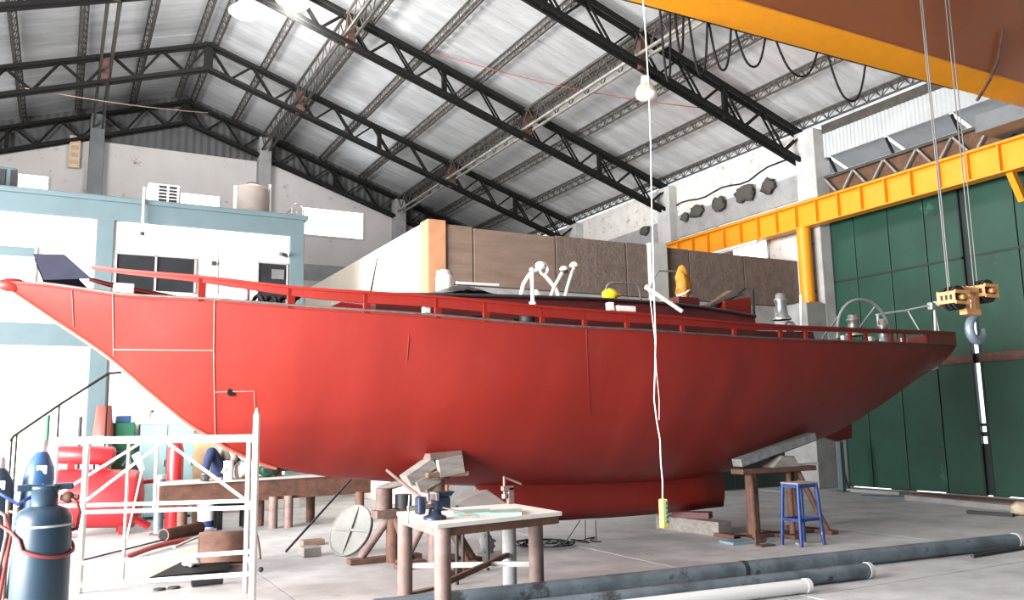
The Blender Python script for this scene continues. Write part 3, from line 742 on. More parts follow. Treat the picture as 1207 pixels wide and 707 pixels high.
# pendant control
pv = 7.3; pb = AV(783, 622, pv); pt = AV(780, 588, pv)
pd = thing('pendant_control', (pb.x, pv, pb.z), 'yellow crane push button box hanging on long white cable before the keel', 'crane remote')
MB().bbox((pb.x - .038, pv - .035, pb.z), (pb.x + .038, pv + .035, pt.z), .012).build('control_box', M_PENDANT, pd)
for k in range(5): MB().cyl((pb.x + .005, pv - .055, pb.z + .07 + k * .047), (pb.x + .005, pv - .035, pb.z + .07 + k * .047), .016, n=10).build('push_button', M_TEAL, pd)
pts = []
for x, y in ((781, 588), (781, 566), (779, 545), (778, 518), (774, 495), (771, 470), (772, 440), (773, 400), (771, 345), (770, 300), (768, 230), (767, 170), (765, 110), (761, 40), (758, 0)): pts.append(AV(x, y, pv))
pts.append(Vector((pts[-1].x, pv, 8.0)))
pts[-1].z = 7.6; pts[-1].y = gv0 + .03
MB().tube(pts, .0075, 6).build('pendant_cable', M_WHITE, pd)
pts = [AV(x, y, pv + .02) for x, y in ((765, 340), (772, 400), (774, 440), (777, 470), (777, 495))]
MB().tube(pts, .004, 6).build('strain_cord', M_WHITE, pd)

# lamps
def pendant_lamp(p, zt, label, lit):
    t = thing('pendant_lamp', p, label, 'lamp')
    x, y, z = p; s = 1.0
    MB().lathe([(.04, .52), (.10, .51), (.115, .34), (.13, .32)], p, 20).build('ballast_housing', M_WHITE, t)
    MB().lathe([(.13, .33), (.20, .25), (.24, .14), (.245, .10)], p, 24).build('shade', M_CARD if not lit else M_WHITE, t)
    MB().lathe([(.245, .11), (.23, .03), (.14, -.03), (.02, -.05)], p, 24).build('lens', M_LAMP if lit else M_GLASSW, t)
    MB().cyl((x, y, z + .51), (x, y, zt), .012, n=6).build('hanger', M_DARK, t)
pl = AV(762, 116, 14.3); pendant_lamp(pl, chord(pl.x) - .8, 'white pendant high bay lamp, unlit, with brown lower shade', False)
for x, y, lb in ((290, 12, 'bright round lit high bay lamp near the ridge post'), (345, 2, 'bright round lit high bay lamp farther down the truss from ridge')):
    pl = AV(x, y, 19.4); pl.z -= .05
    t = thing('high_bay_lamp', pl, lb, 'lamp')
    MB().lathe([(.06, .34), (.14, .33), (.18, .22), (.36, .06), (.40, .0), (.39, -.01)], pl, 28).build('reflector', M_WHITE, t)
    MB().lathe([(.38, -.005), (.30, -.07), (.15, -.10), (.02, -.11)], pl, 28).build('lens', M_LAMP, t)
    ld = bpy.data.lights.new('lamp_bulb', 'POINT'); ld.energy = 750; ld.shadow_soft_size = .3; ld.color = (1, .99, .97)
    lo_ = bpy.data.objects.new('lamp_bulb', ld); COL.objects.link(lo_); lo_.parent = t; lo_.location = (0, 0, -.45)
    MB().cyl((pl.x, pl.y, pl.z + .33), (pl.x, 19.55, max(pl.z + .5, chord(pl.x) - .75)), .015, n=6).build('hanger', M_DARK, t)
# slack red wire strung between trusses
pts = []
A = AV(505, 60, 14.4 + 5.2); B = AV(870, 132, 14.5)
for k in range(25):
    t = k / 24; p = A.lerp(B, t); p.z -= .25 * math.sin(t * math.pi); pts.append(p)
tag(MB().tube(pts, .012, 6).build('slack_wire', M_REDH), 'thin dark red wire sagging between two roof trusses', 'wire')
A = AV(30, 104, 24.6); B = AV(245, 133, 29.5); pts = []
for k in range(13):
    t = k / 12; p = A.lerp(B, t); p.z -= .08 * math.sin(t * math.pi); pts.append(p)
tag(MB().tube(pts, .014, 6).build('slack_wire', M_CARD), 'pale cord strung below the left roof truss to the end wall', 'wire')
# cable clipped along top of the right wall and mud clumps on the ring beam
pts = [Vector((RU - .04, 19.4 - k * .35, 8.02 + .05 * math.sin(k * 1.3) + (.05 * (k - 9) if k > 9 else 0))) for k in range(15)]
tag(MB().tube(pts, .022, 6).build('wall_cable', M_RUBBER), 'black cable running along the peeling white wall under the eave', 'cable')
for k, (x, y, r) in enumerate(((808, 256, .15), (823, 249, .19), (850, 241, .24), (881, 228, .24), (908, 220, .22), (761, 272, .15))):
    p = AU(x, y, RU - .1)
    nb = MB().ball((RU - .07 - .5 * r, p.y, p.z), r, (.42, 1.0 + .5 * (k % 2), .95), 14, .6, k * 3.1)
    tag(nb.build('mud_nest', M_NEST), ['dark mud clump beside the pilaster on grey ring beam', 'small oval dark mud clump on grey ring beam', 'wide ragged dark mud clump on grey ring beam', 'tall rounded dark mud clump on grey ring beam', 'wide ragged dark mud clump nearest the yellow runway end of beam', 'dark mud clump above the pale pier of brown wall'][k], 'mud clump')

# ================================================================== ON AND ABOUT THE ROOM BLOCK
p = AV(80, 196, GV - .45)
t = thing('wall_heater', (AV(88, 190, GV - .3).x, GV - .2, 10.2), 'beige upright box mounted high on the end wall beside grey pilaster', 'heater')
a = AV(80, 196, GV - .25); b = AV(96, 160, GV - .25)
MB().bbox((a.x, GV - .22, a.z), (b.x, GV - .01, b.z), .03).build('housing', M_CARD, t)
for k in range(4): z = a.z + .12 + k * (b.z - a.z - .1) / 4; MB().bbox((a.x + .06, GV - .245, z), (b.x - .06, GV - .215, z + .12), .01).build('louver', M_PLY, t)
# AC unit on the roof slab
a = AV(174, 243, 18.3); b = AV(213, 219, 18.3)
t = thing('air_conditioner', ((a.x + b.x) / 2, 18.5, 6.0), 'white louvered air conditioner box on the mezzanine roof edge', 'air conditioner')
MB().bbox((a.x, 18.3, 6.0), (b.x, 18.85, b.z), .02).build('housing', M_WHITE, t)
ga = a.x + (b.x - a.x) * .24
MB().box((ga, 18.285, 6.04), (b.x - .02, 18.3, b.z - .04)).build('grille_back', M_DARK, t)
for k in range(8): z = 6.07 + k * (b.z - 6.12) / 8; MB().box((ga, 18.27, z), (b.x - .02, 18.287, z + .018)).build('louver', M_WHITE, t)
for k in range(3): x = ga + (b.x - ga) * (.02 + .42 * k); MB().box((x, 18.265, 6.04), (x + .04, 18.287, b.z - .04)).build('grille_bar', M_WHITE, t)
a = AV(170, 221, RV - .16); b = AV(167, 291, RV - .16)
t = thing('drain_pipe', (a.x, RV - .16, b.z), 'thin white drain pipe hanging down the mezzanine roof beam', 'pipe')
MB().tube([a + Vector((.03, .3, .05)), a, a.lerp(b, .75), b], .022, 8).build('pipe', M_WHITE, t)
MB().ball(a.lerp(b, .78), .045).build('clamp', M_DARK, t)
a = AV(0, 226, 18.3); b = AV(20, 198, 18.3)
t = thing('air_conditioner', ((a.x + b.x) / 2 - .2, 18.5, 6.0), 'teal grey louvered unit on mezzanine roof by the small bright window', 'air conditioner')
MB().bbox((a.x - .5, 18.3, 6.0), (b.x, 18.8, b.z), .02).build('housing', M_GREYBLUE, t)
for k in range(4): x = a.x - .45 + k * .2; MB().box((x, 18.28, 6.06), (x + .12, 18.3, b.z - .05)).build('grille', M_DARK, t)
MB().tube([(b.x - .12, 18.27, 6.02), (b.x - .09, 18.25, 6.12), (b.x - .12, 18.24, 6.2), (b.x - .2, 18.25, 6.22)], .03, 8).build('duct', M_WHITE, t)
# tank
p = AV(297, 255, 19.0); r = abs(AV(316, 240, 19).x - AV(279, 240, 19).x) / 2
t = thing('water_tank', (p.x, 19.0, 6.003), 'round brown water tank standing on the mezzanine roof', 'water tank')
h_ = AV(297, 220, 19).z - 6.0 - .02
MB().lathe([(r, 0), (r, h_ - .06), (r * .93, h_ - .01), (r * .45, h_ + .05)], (p.x, 19, 6.003), 28).build('body', mat('tank_brown', (.30, .25, .23), .5, var=.2, vscale=4), t)
MB().lathe([(r * .42, 0), (r * .42, .05), (r * .1, .08)], (p.x, 19, 6.0 + h_ + .045), 20).build('lid', M_RUST, t)
MB().cyl((p.x + r + .03, 18.95, 6.003), (p.x + r + .03, 18.95, 6.0 + h_ + .1), .03, n=10).build('overflow_pipe', M_WHITE, t)
MB().cyl((p.x - r - .03, 18.95, 6.003), (p.x - r - .03, 18.95, 6.0 + h_ - .02), .05, n=10).build('feed_pipe', M_WHITE, t)
# ladder hoops at the roof corner
q0 = AV(344, 262, RV + .15); q1 = AV(357, 262, RV + .15)
t = thing('ladder_hoop', (q0.x, RV + .15, 6.0), 'grey tubular ladder handrail hoops on the mezzanine roof corner', 'handrail')
for dv in (0, .45):
    zt_ = AV(350, 240, RV + .15).z
    pts = [Vector((q0.x, RV + .15 + dv, 6.0)), Vector((q0.x, RV + .15 + dv, zt_ - .12))]
    for k in range(7):
        a = math.pi - math.pi * k / 6; pts.append(Vector(((q0.x + q1.x) / 2 + (q1.x - q0.x) / 2 * math.cos(a), RV + .15 + dv, zt_ - .12 + .12 * math.sin(a))))
    pts.append(Vector((q1.x, RV + .15 + dv, 6.0))); MB().tube(pts, .018, 8).build('hoop', M_STEEL, t)
MB().tube([(q0.x, RV + .15, 6.18), (q0.x, RV + .6, 6.18)], .014, 6).build('rung', M_STEEL, t)
# camera / small lamp on facade and antenna whip
a = AV(258, 330, RV - .05); b = AV(258, 278, RV - .05)
t = thing('antenna', (a.x, RV - .03, a.z), 'thin dark whip antenna fixed to the white mezzanine wall', 'antenna')
MB().tube([a + Vector((0, 0, -.3)), b], .010, 6).build('whip', M_DARK, t); MB().bbox((a.x - .14, RV - .04, a.z + .3), (a.x - .06, RV + .06, a.z + .38), .01).build('bracket_box', M_DARK, t)
a = AV(336, 300, RV - .2)
t = thing('security_camera', (a.x, RV - .05, a.z), 'small dark security camera beside the grey mezzanine column', 'camera')
MB().bar((a.x - .1, RV - .25, a.z), (a.x + .06, RV - .02, a.z + .02), .07, .07).build('body', M_DARK, t); MB().bar((a.x + .05, RV - .05, a.z), (a.x + .1, RV + .07, a.z), .03, .03).build('arm', M_DARK, t)
# yellow hose roll over the cream wall
p = AV(451, 292, 18.6)
hq = AU(453, 290, u0 + .34); pts = [Vector((u0 + .34, hq.y + .17 * math.cos(k * math.pi / 12), 5.55 + .14 * math.sin(k * math.pi / 12))) for k in range(24)]
tag(MB().tube(pts, .05, 10, closed=True).build('yellow_hose', M_YELL), 'yellow hose coil hung over the top of cream side wall', 'hose')

# ================================================================== LOOSE THINGS ON THE YACHT
def onroof(x, y, dv=.6):
    """foot of a thing standing on the coach roof at photo column x"""
    p = AV(x, y, VC - dv); w = cw(p.x); k = 1 - min(1, dv / max(.2, w * .95))
    return Vector((p.x, VC - dv, zt(p.x) + .07 * k + .004))
p = onroof(524, 345, .45); h_ = AV(524, 318, p.y).z - p.z
t = thing('plastic_jar', p, 'white lidded plastic jar on the cabin roof before orange pier', 'jar')
MB().lathe([(.09, 0), (.108, .02), (.11, h_ * .72), (.095, h_ * .82)], p, 24).build('body', M_WHITE, t)
MB().lathe([(.1, h_ * .82), (.1, h_ * .95), (.05, h_)], p, 24).build('lid', M_CONCL, t)
def rod(name, pts, r, m, label, cat, head=None, dv=.3, group=None):
    q = [AV(x, y, VC - dv) for x, y in pts]; q[0] = onroof(pts[0][0], pts[0][1], dv) if head != 'rail' else q[0]
    t = thing(name, q[0], label, cat, group); MB().tube(q, r, 10).build('shaft', m, t)
    if head == 'ball': MB().ball(q[-1], r * 2.4, (1, 1, .8)).build('head', M_WHITE, t)
    if head == 'dark': MB().ball(q[-1], r * 2.6, (1, 1, .7)).build('head', M_CARD, t); MB().cyl(q[-1] - Vector((0, 0, .05)), q[-1] - Vector((0, 0, .02)), r * 2.2).build('collar', M_DARK, t)
    if head == 'disc': MB().lathe([(r * 2.6, 0), (r * 3, .03), (r * 1.5, .07)], q[-1], 18).build('head', M_CARD, t)
    if head == 'loop': MB().tube([q[-1] + Vector((.06 * math.cos(k * math.pi / 6), 0, .07 + .08 * math.sin(k * math.pi / 6))) for k in range(12)], r * .7, 8, closed=True).build('loop', m, t)
    return t
rod('bent_pipe', [(612, 346), (617, 335), (622, 327), (627, 321), (634, 318), (637, 313)], .03, M_WHITE, 'white bent vent pipe with bulb head on cabin roof', 'pipe', 'ball')
rod('steel_rod', [(662, 349), (655, 340), (648, 331), (641, 323)], .028, M_WHITE, 'white rod with loop end crossing another rod on cabin roof', 'rod', 'loop', .32)
rod('steel_rod', [(647, 349), (653, 339), (659, 328), (665, 317)], .024, M_WHITE, 'white leaning rod with dark collared knob on cabin roof', 'rod', 'dark', .5)
rod('steel_rod', [(664, 350), (669, 338), (673, 325), (677, 315)], .024, M_WHITE, 'white leaning rod with flat disc head on cabin roof', 'rod', 'disc', .42)
q = onroof(632, 350, .38)
t = thing('vent_cowl', q, 'white conical vent cowl standing beside the bent white pipe', 'vent')
MB().lathe([(.11, 0), (.10, .02), (.05, .13), (.025, .17)], q, 20).build('cone', M_WHITE, t); MB().lathe([(.13, 0), (.13, .012)], q, 20).build('base_ring', M_WHITE, t)
# stanchion on the rail
a = side(628, 357); a.z = zr(a.x); b = AV(627, 318, a.y)
t = thing('stanchion', a, 'white upright stanchion post standing on the near bulwark rail', 'post')
MB().cyl(a, b, .022, n=10).build('post', M_WHITE, t); MB().ball(b, .03).build('cap', M_WHITE, t); MB().cyl(a, a + Vector((0, 0, .03)), .04, n=12).build('foot', M_WHITE, t)
def arch(pts, label, dv=.55, r=.014):
    q = [AV(x, y, VC - dv) for x, y in pts]; q[0] = onroof(pts[0][0], pts[0][1], dv); q[-1] = onroof(pts[-1][0], pts[-1][1], dv)
    t = thing('grab_rail', q[0], label, 'rail'); MB().tube(q, r, 8).build('tube', M_STEEL, t)
    MB().cyl(q[0], q[0] + Vector((0, 0, .015)), .035, n=10).build('foot', M_STEEL, t); MB().cyl(q[-1], q[-1] + Vector((0, 0, .015)), .035, n=10).build('foot', M_STEEL, t)
arch([(712, 356), (713, 345), (716, 336), (721, 333), (748, 334), (753, 339), (757, 354)], 'bent steel grab rail arch above the yellow float', .5)
arch([(764, 356), (767, 340), (772, 326), (777, 319), (799, 320), (806, 326), (809, 352)], 'bent steel grab rail arch beside the hanging orange bundle', .4)
p = onroof(719, 352, .7)
t = thing('yellow_float', p, 'small yellow plastic float lying on dark tarp on the cabin', 'float')
MB().ball(p + Vector((0, 0, .115)), .10, (1.15, .9, .85), 16, .2, 2).build('body', M_YELL, t); MB().cyl(p + Vector((.1, 0, .12)), p + Vector((.16, 0, .12)), .025, n=10).build('cap', M_YELL, t)
a = onroof(781, 352, .86); b = AV(763, 339, VC - .86); a = AV(781, 369, VC - .86); a.z = max(a.z, zt(a.x) - .2)
t = thing('white_tube', a, 'short white tube leaning out over the cabin edge by pendant cable', 'tube')
a2 = Vector((a.x, VC - cw(a.x) - .04, zt(a.x) - .1)); b2 = AV(763, 339, VC - cw(a.x) + .1)
MB().cyl(a2, b2, .028, n=12).build('tube', M_WHITE, t); MB().lathe([(.034, -.03), (.034, .03)], b2, 12, b2 - a2).build('collar', M_WHITE, t)
p = onroof(806, 352, .62); tp = AV(806, 318, VC - .62)
t = thing('orange_bundle', p, 'bulky orange and brown lifejacket bundle tied upright on cabin roof', 'bundle')
h_ = tp.z - p.z
MB().ball(p + Vector((0, 0, h_ * .62)), h_ * .40, (.45, .45, 1.0), 16, .5, 5).build('body', M_ORBAG, t)
MB().ball(p + Vector((.02, -.0, h_ * .25)), h_ * .27, (.5, .5, .9), 14, .5, 9).build('lower_bag', M_WHITE, t)
MB().tube([p + Vector((.09 * math.cos(k * math.pi / 6), .09 * math.sin(k * math.pi / 6), h_ * .45 + .05 * math.cos(k * math.pi / 6))) for k in range(12)], .016, 6, closed=True).build('strap', M_WHITE, t)
a = onroof(780, 356, .8)
tag(MB().bbox(a, a + Vector((.2, .15, .09)), .008).build('timber_block', M_PLY), 'short sawn timber block beside the dark red deck box', 'block')
for k, (x0, x1, y0, y1, m_) in enumerate(((820, 872, 352, 347, M_TARP), (822, 860, 350, 343, M_WOODB), (835, 876, 350, 340, M_DARK))):
    a = onroof(x0, 354, .62 - .1 * k); b = AV(x1, y1, VC - .62 + .1 * k); a.z += .02 + .012 * k
    tag(MB().bar(a, b, .14, .022).build('loose_board', m_), ['black board lying lowest in the slanting pile on cabin', 'brown board in the slanting pile on cabin', 'dark grey board topmost of the slanting pile on cabin'][k], 'board')
# tarp and hose forward
m = MB(); gx, gy = 26, 8; vs_ = []
ta = onroof(503, 347, .75); tb = onroof(612, 350, .75)
for i in range(gx + 1):
    for j in range(gy + 1):
        u = ta.x + (tb.x - ta.x) * i / gx; v_ = VC - .95 + 1.0 * j / gy
        base = zt(min(max(u, ca), cb)) + .07 * (1 - min(1, abs(v_ - VC) / 1.1)) + .012
        hgt = .16 * math.exp(-((i / gx - .42) / .28) ** 2) * (.4 + .6 * math.sin(math.pi * j / gy)) * (1 + .35 * noise.noise(Vector((i * .6, j * .7, 1))))
        vs_.append((u, v_, base + max(.0, hgt)))
m.add(vs_, [(i*(gy+1)+j, i*(gy+1)+j+1, (i+1)*(gy+1)+j+1, (i+1)*(gy+1)+j) for i in range(gx) for j in range(gy)], True)
tag(m.build('crumpled_tarp', M_TARP), 'crumpled dark tarp over gear on the forward cabin roof', 'tarp')
m = MB(); vs_ = []; ta = onroof(690, 352, .85); tb = onroof(762, 356, .85)
for i in range(17):
    for j in range(7):
        u = ta.x + (tb.x - ta.x) * i / 16; v_ = VC - 1.0 + .8 * j / 6
        vs_.append((u, v_, zt(u) + .012 + .06 * (1 - min(1, abs(v_ - VC) / 1.1)) + .03 * abs(noise.noise(Vector((i * .5, j * .6, 4))))))
m.add(vs_, [(i*7+j, i*7+j+1, (i+1)*7+j+1, (i+1)*7+j) for i in range(16) for j in range(6)], True)
tag(m.build('flat_tarp', M_TARP), 'flat black tarp spread under the yellow float', 'tarp')
pts = [AV(x, y, VC - .95) for x, y in ((538, 345), (548, 338), (560, 336), (575, 340), (588, 348))]
for q in pts: q.z = max(q.z, zt(min(max(q.x, ca), cb)) + .16 if 545 else q.z)
tag(MB().tube(pts, .018, 8).build('white_hose', M_WHITE), 'short white hose curving over the crumpled dark tarp', 'hose')
for k, (x, y, w_, h_) in enumerate(((740, 366, .26, .07), (722, 365, .07, .10))):
    u = side(x, y).x; b_ = bw(u)
    tag(MB().bbox((u - w_ / 2, VC - b_ + .01, zr(u) + .004), (u + w_ / 2, VC - b_ + .09, zr(u) + .004 + h_), .008).build('white_box', M_WHITE), ['long white box lying on the rail below the grab rail', 'small white block on the rail below yellow float'][k], 'box')
# boards and tubes on the foredeck just behind the rail
for k, (x0, x1, y) in enumerate(((445, 512, 339), (478, 530, 343))):
    a = AV(x0, y, VC - .5); b = AV(x1, y + 2, VC - .35); a.z = zr(a.x) + .02; b.z = zr(b.x) + .06
    if k == 0:
        tag(MB().cyl(a, b, .035, n=12).build('grey_pole', M_ALU), 'grey pole lying along the foredeck behind the rail', 'pole')
    else:
        tag(MB().bar(a, b + Vector((0, 0, .02)), .16, .03).build('grey_plank', M_CONC), 'grey plank lying along the foredeck near the white jar', 'plank')
# white posts / whip on foredeck
a = side(444, 345); a.z = ze(a.x) - .02; a.y += .35; b = AV(445, 303, a.y)
t = thing('whip_pole', a, 'thin grey whip pole standing on the foredeck before cream wall', 'pole')
MB().tube([a, a.lerp(b, .5), b], [.018, .012, .006], 8).build('whip', M_DARK, t); MB().cyl(a, a + Vector((0, 0, .22)), .025, n=10).build('socket', M_ALU, t)
# winches
def winch(x, y0, y1, label, dv, r, base):
    b_ = AV(x, y1, VC - dv); b_.z = base(b_.x); h = AV(x, y0, VC - dv).z - b_.z
    t = thing('deck_winch', b_, label, 'winch')
    MB().lathe([(r * 1.25, 0), (r * 1.25, h * .12), (r, h * .16), (r * .86, h * .4), (r * .8, h * .62), (r, h * .72), (r, h * .78), (r * .75, h * .82), (r * .72, h * .96), (r * .5, h)], b_, 24).build('drum', M_STEEL, t)
    MB().lathe([(r * .3, h), (r * .3, h * 1.05)], b_, 12).build('socket', M_DARK, t)
    MB().lathe([(r * 1.4, -.0), (r * 1.4, h * .06)], b_, 24).build('base_ring', M_ALU, t)
winch(921, 346, 370, 'steel deck winch on the cabin corner before the pale wall', .85, .10, lambda u: zt(u) + .02)
winch(1006, 371, 389, 'steel deck winch inside the hoop near the stern', .55, .11, lambda u: zr(min(u, cd)) + .03)
winch(1041, 376, 392, 'small steel deck winch behind the white post near stern', .45, .09, lambda u: ze(u) + .0)
a = AV(944, 384, VC - .9); a.z = zr(a.x) + .02; b = AV(944, 348, VC - .9)
t = thing('stanchion', a, 'white upright stanchion post on the cockpit coaming beside the winch', 'post')
MB().cyl(a, b, .022, n=10).build('post', M_WHITE, t); MB().cyl(a, a + Vector((0, 0, .03)), .04, n=12).build('foot', M_WHITE, t)
q = AV(932, 378, VC - .85); q.z = zr(q.x) + .10
t = thing('hose_coil', q - Vector((0, 0, .08)), 'small grey hose coil on the cockpit coaming', 'hose')
MB().tube([q + Vector((.09 * math.cos(k * math.pi / 8), .02, .07 * math.sin(k * math.pi / 8))) for k in range(16)], .022, 8, closed=True).build('coil', M_ALU, t)
MB().ball(q + Vector((0, .02, 0)), .035).build('fitting', M_DARK, t)
# helm hoop and stern rail
c0 = AV(987, 388, VC - .5); c1 = AV(1048, 392, VC - .5); top = AV(1015, 354, VC - .5)
c0.z = zr(c0.x) - .02; c1.z = zr(c1.x) - .05
t = thing('stern_hoop', c0, 'large bent steel hoop standing over the stern winches', 'hoop')
pts = []
for k in range(17):
    a_ = math.pi - math.pi * k / 16; x = (c0.x + c1.x) / 2 + (c1.x - c0.x) / 2 * math.cos(a_); z = c0.z + (c1.z - c0.z) * (k / 16) + (top.z - c0.z) * math.sin(a_) ** .8
    pts.append(Vector((x, VC - .5, z)))
MB().tube(pts, .024, 8).build('hoop_tube', M_ALU, t)
for k in (5, 11): MB().tube([pts[k], Vector((pts[k].x + .06, VC + .2, c0.z - .05))], .014, 8).build('brace', M_ALU, t)
for p_ in (pts[0], pts[-1]): MB().cyl(p_ - Vector((0, 0, .02)), p_ + Vector((0, 0, .03)), .045, n=12).build('foot', M_ALU, t)
ps = AV(1102, 388, VC - .25); ps.z = zr(ps.x) - .01; pt_ = AV(1101, 358, VC - .25)
t = thing('stern_light_post', ps, 'white stern post with clamp fittings at the transom', 'post')
MB().cyl(ps, pt_, .02, n=10).build('post', M_WHITE, t); MB().tube([ps + Vector((.12, 0, 0)), pt_ - Vector((0, 0, .15))], .014, 8).build('brace', M_WHITE, t)
MB().bbox(pt_ + Vector((-.14, -.05, -.12)), pt_ + Vector((-.03, .05, .02)), .02).build('clamp', M_ALU, t); MB().ball(pt_ + Vector((.03, 0, .0)), .05).build('lamp_head', M_WHITE, t)
a = AV(1033, 371, VC - .35); b = pt_ + Vector((-.1, 0, -.03))
t = thing('boom_pole', a, 'thin white pole reaching from the hoop to the stern post', 'pole')
MB().tube([a, a.lerp(b, .5) + Vector((0, 0, -.015)), b], .016, 8).build('pole', M_WHITE, t)
s0 = a.lerp(b, .55); s1 = AV(1086, 388, VC - .35); s1.z = zr(s1.x) - .01
MB().tube([s0, s1], .012, 6).build('strut', M_WHITE, t); s2 = a.lerp(b, .02); MB().tube([s2, Vector((s2.x, s2.y, zr(s2.x) - .02))], .02, 8).build('leg', M_WHITE, t)
a = AV(1080, 390, VC - .45); a.z = zr(a.x) + .003
tag(MB().bbox(a + Vector((-.2, -.1, 0)), a + Vector((.2, .1, .035)), .012).build('rag', M_WHITE), 'white folded rag lying on the stern rail', 'rag')
# gear under the rail, amidships
a = side(628, 372); a.z = ze(a.x); a.y += .14
t = thing('motor', a, 'small dark motor with white cap on the side deck amidships', 'motor')
MB().cyl(a + Vector((0, 0, 0)), a + Vector((0, 0, .13)), .09, n=18).build('housing', M_DARK, t); MB().cyl(a + Vector((0, 0, .13)), a + Vector((0, 0, .16)), .1, n=18).build('cap', M_WHITE, t)
a = side(322, 349); a.z = ze(a.x); a.y += .2
t = thing('welding_lead', a, 'dark coiled welding lead and white spool on the foredeck', 'cable')
MB().cyl(a + Vector((-.25, 0, 0)), a + Vector((-.25, 0, .19)), .055, n=16).build('spool', M_WHITE, t)
MB().tube([a + Vector((-.15 + .02 * k, .08 * math.cos(k * .9), .05 + .06 * math.sin(k * .9))) for k in range(24)], .022, 7).build('coil', M_RUBBER, t)
pb_ = AV(394, 350, VC - .2)
u = pb_.x
tag(MB().prism([(u - .3, VC - .5, ze(u)), (u + .35, VC - .5, ze(u)), (u + .32, VC - .5, ze(u) + .17), (u + .0, VC - .5, ze(u) + .2), (u - .2, VC - .5, ze(u) + .1)], (0, .3, 0)).build('hatch_cover', M_RED), 'pinkish red hatch cover propped on the foredeck', 'hatch')

# ================================================================== ON THE FLOOR, BOW SIDE
# white scaffold frame
n1 = GZ(93, 699); n2 = GZ(297, 716); dpt = Vector((.18, .62, 0))
def px_h(base, x, y):      # height on the vertical through base seen at row y
    d = ray(x, y); t = math.hypot(base.x, base.y) / math.hypot(d[0], d[1]); return 1.6 + d[2] * t
h1 = px_h(n1, 93, 519); h2 = px_h(n2, 297, 519)
sc_ = thing('scaffold_frame', (n1 + n2) / 2, 'white painted tubular scaffold frame with plank top before the yacht bow', 'scaffold')
htop = (h1 + h2) / 2
ax = (n2 - n1)
f1 = GZ(57, 684); f2 = GZ(289, 698)
def at(t, z, side_=0): p = (n1 + ax * t).lerp(f1 + (f2 - f1) * t, side_); return Vector((p.x, p.y, z))
MB().cyl(n1, at(0, htop + .02), .032, n=12).build('post', M_WHITEP, sc_)
MB().cyl(n2, at(1, px_h(n2, 298, 489)), .032, n=12).build('post', M_WHITEP, sc_)
MB().cyl(at(0, 0, 1), at(0, htop, 1), .026, n=12).build('post', M_WHITEP, sc_)
MB().cyl(at(1, 0, 1), at(1, htop, 1), .026, n=12).build('post', M_WHITEP, sc_)
MB().cyl(at(1, px_h(n2, 298, 489)), at(1, px_h(n2, 298, 486) + .04), .03, .004, n=12).build('post_tip', M_WHITEP, sc_)
for s_ in (0, 1):
    MB().cyl(at(0, htop, s_), at(1, htop, s_), .026, n=10).build('top_rail', M_WHITEP, sc_)
    MB().cyl(at(0, px_h(n1, 93, 604) + (0 if s_ == 0 else .0), s_), at(1, px_h(n2, 297, 598), s_), .020, n=10).build('mid_rail', M_WHITEP, sc_)
MB().cyl(at(0, px_h(n1, 93, 664)), at(1, px_h(n2, 297, 650)), .020, n=10).build('low_rail', M_WHITEP, sc_)
MB().cyl(at(0, px_h(n1, 93, 690)), at(1, px_h(n2, 297, 676)), .022, n=10).build('low_rail', M_WHITEP, sc_)
zm = px_h(n2, 297, 598)
for a_, b_, s_ in ((.47, 0.02, 0), (.47, .02, 1), (.5, .98, 0)):
    MB().cyl(at(a_, htop - .02, s_), at(b_, zm + .03, s_), .016, n=8).build('brace', M_WHITEP, sc_)
MB().cyl(at(.44, htop, .0), at(.44, zm - .03, .0), .017, n=8).build('stile', M_WHITEP, sc_)
MB().cyl(at(.40, htop, 1), at(.40, .0, 1), .017, n=8).build('stile', M_WHITEP, sc_)
for t_ in (0, 1):
    MB().cyl(at(t_, htop - .01, 0), at(t_, htop - .01, 1), .02, n=8).build('cross_rail', M_WHITEP, sc_)
    MB().cyl(at(t_, .35, 0), at(t_, .35, 1), .018, n=8).build('cross_rail', M_WHITEP, sc_)
pk = MB(); pk.prism([at(-.02, htop + .027, 0), at(1, htop + .027, 0), at(1, htop + .027, 1), at(-.02, htop + .027, 1)], (0, 0, .014)); tag(pk.build('plank', M_WHITEP, sc_), 'pale worn plank on top')

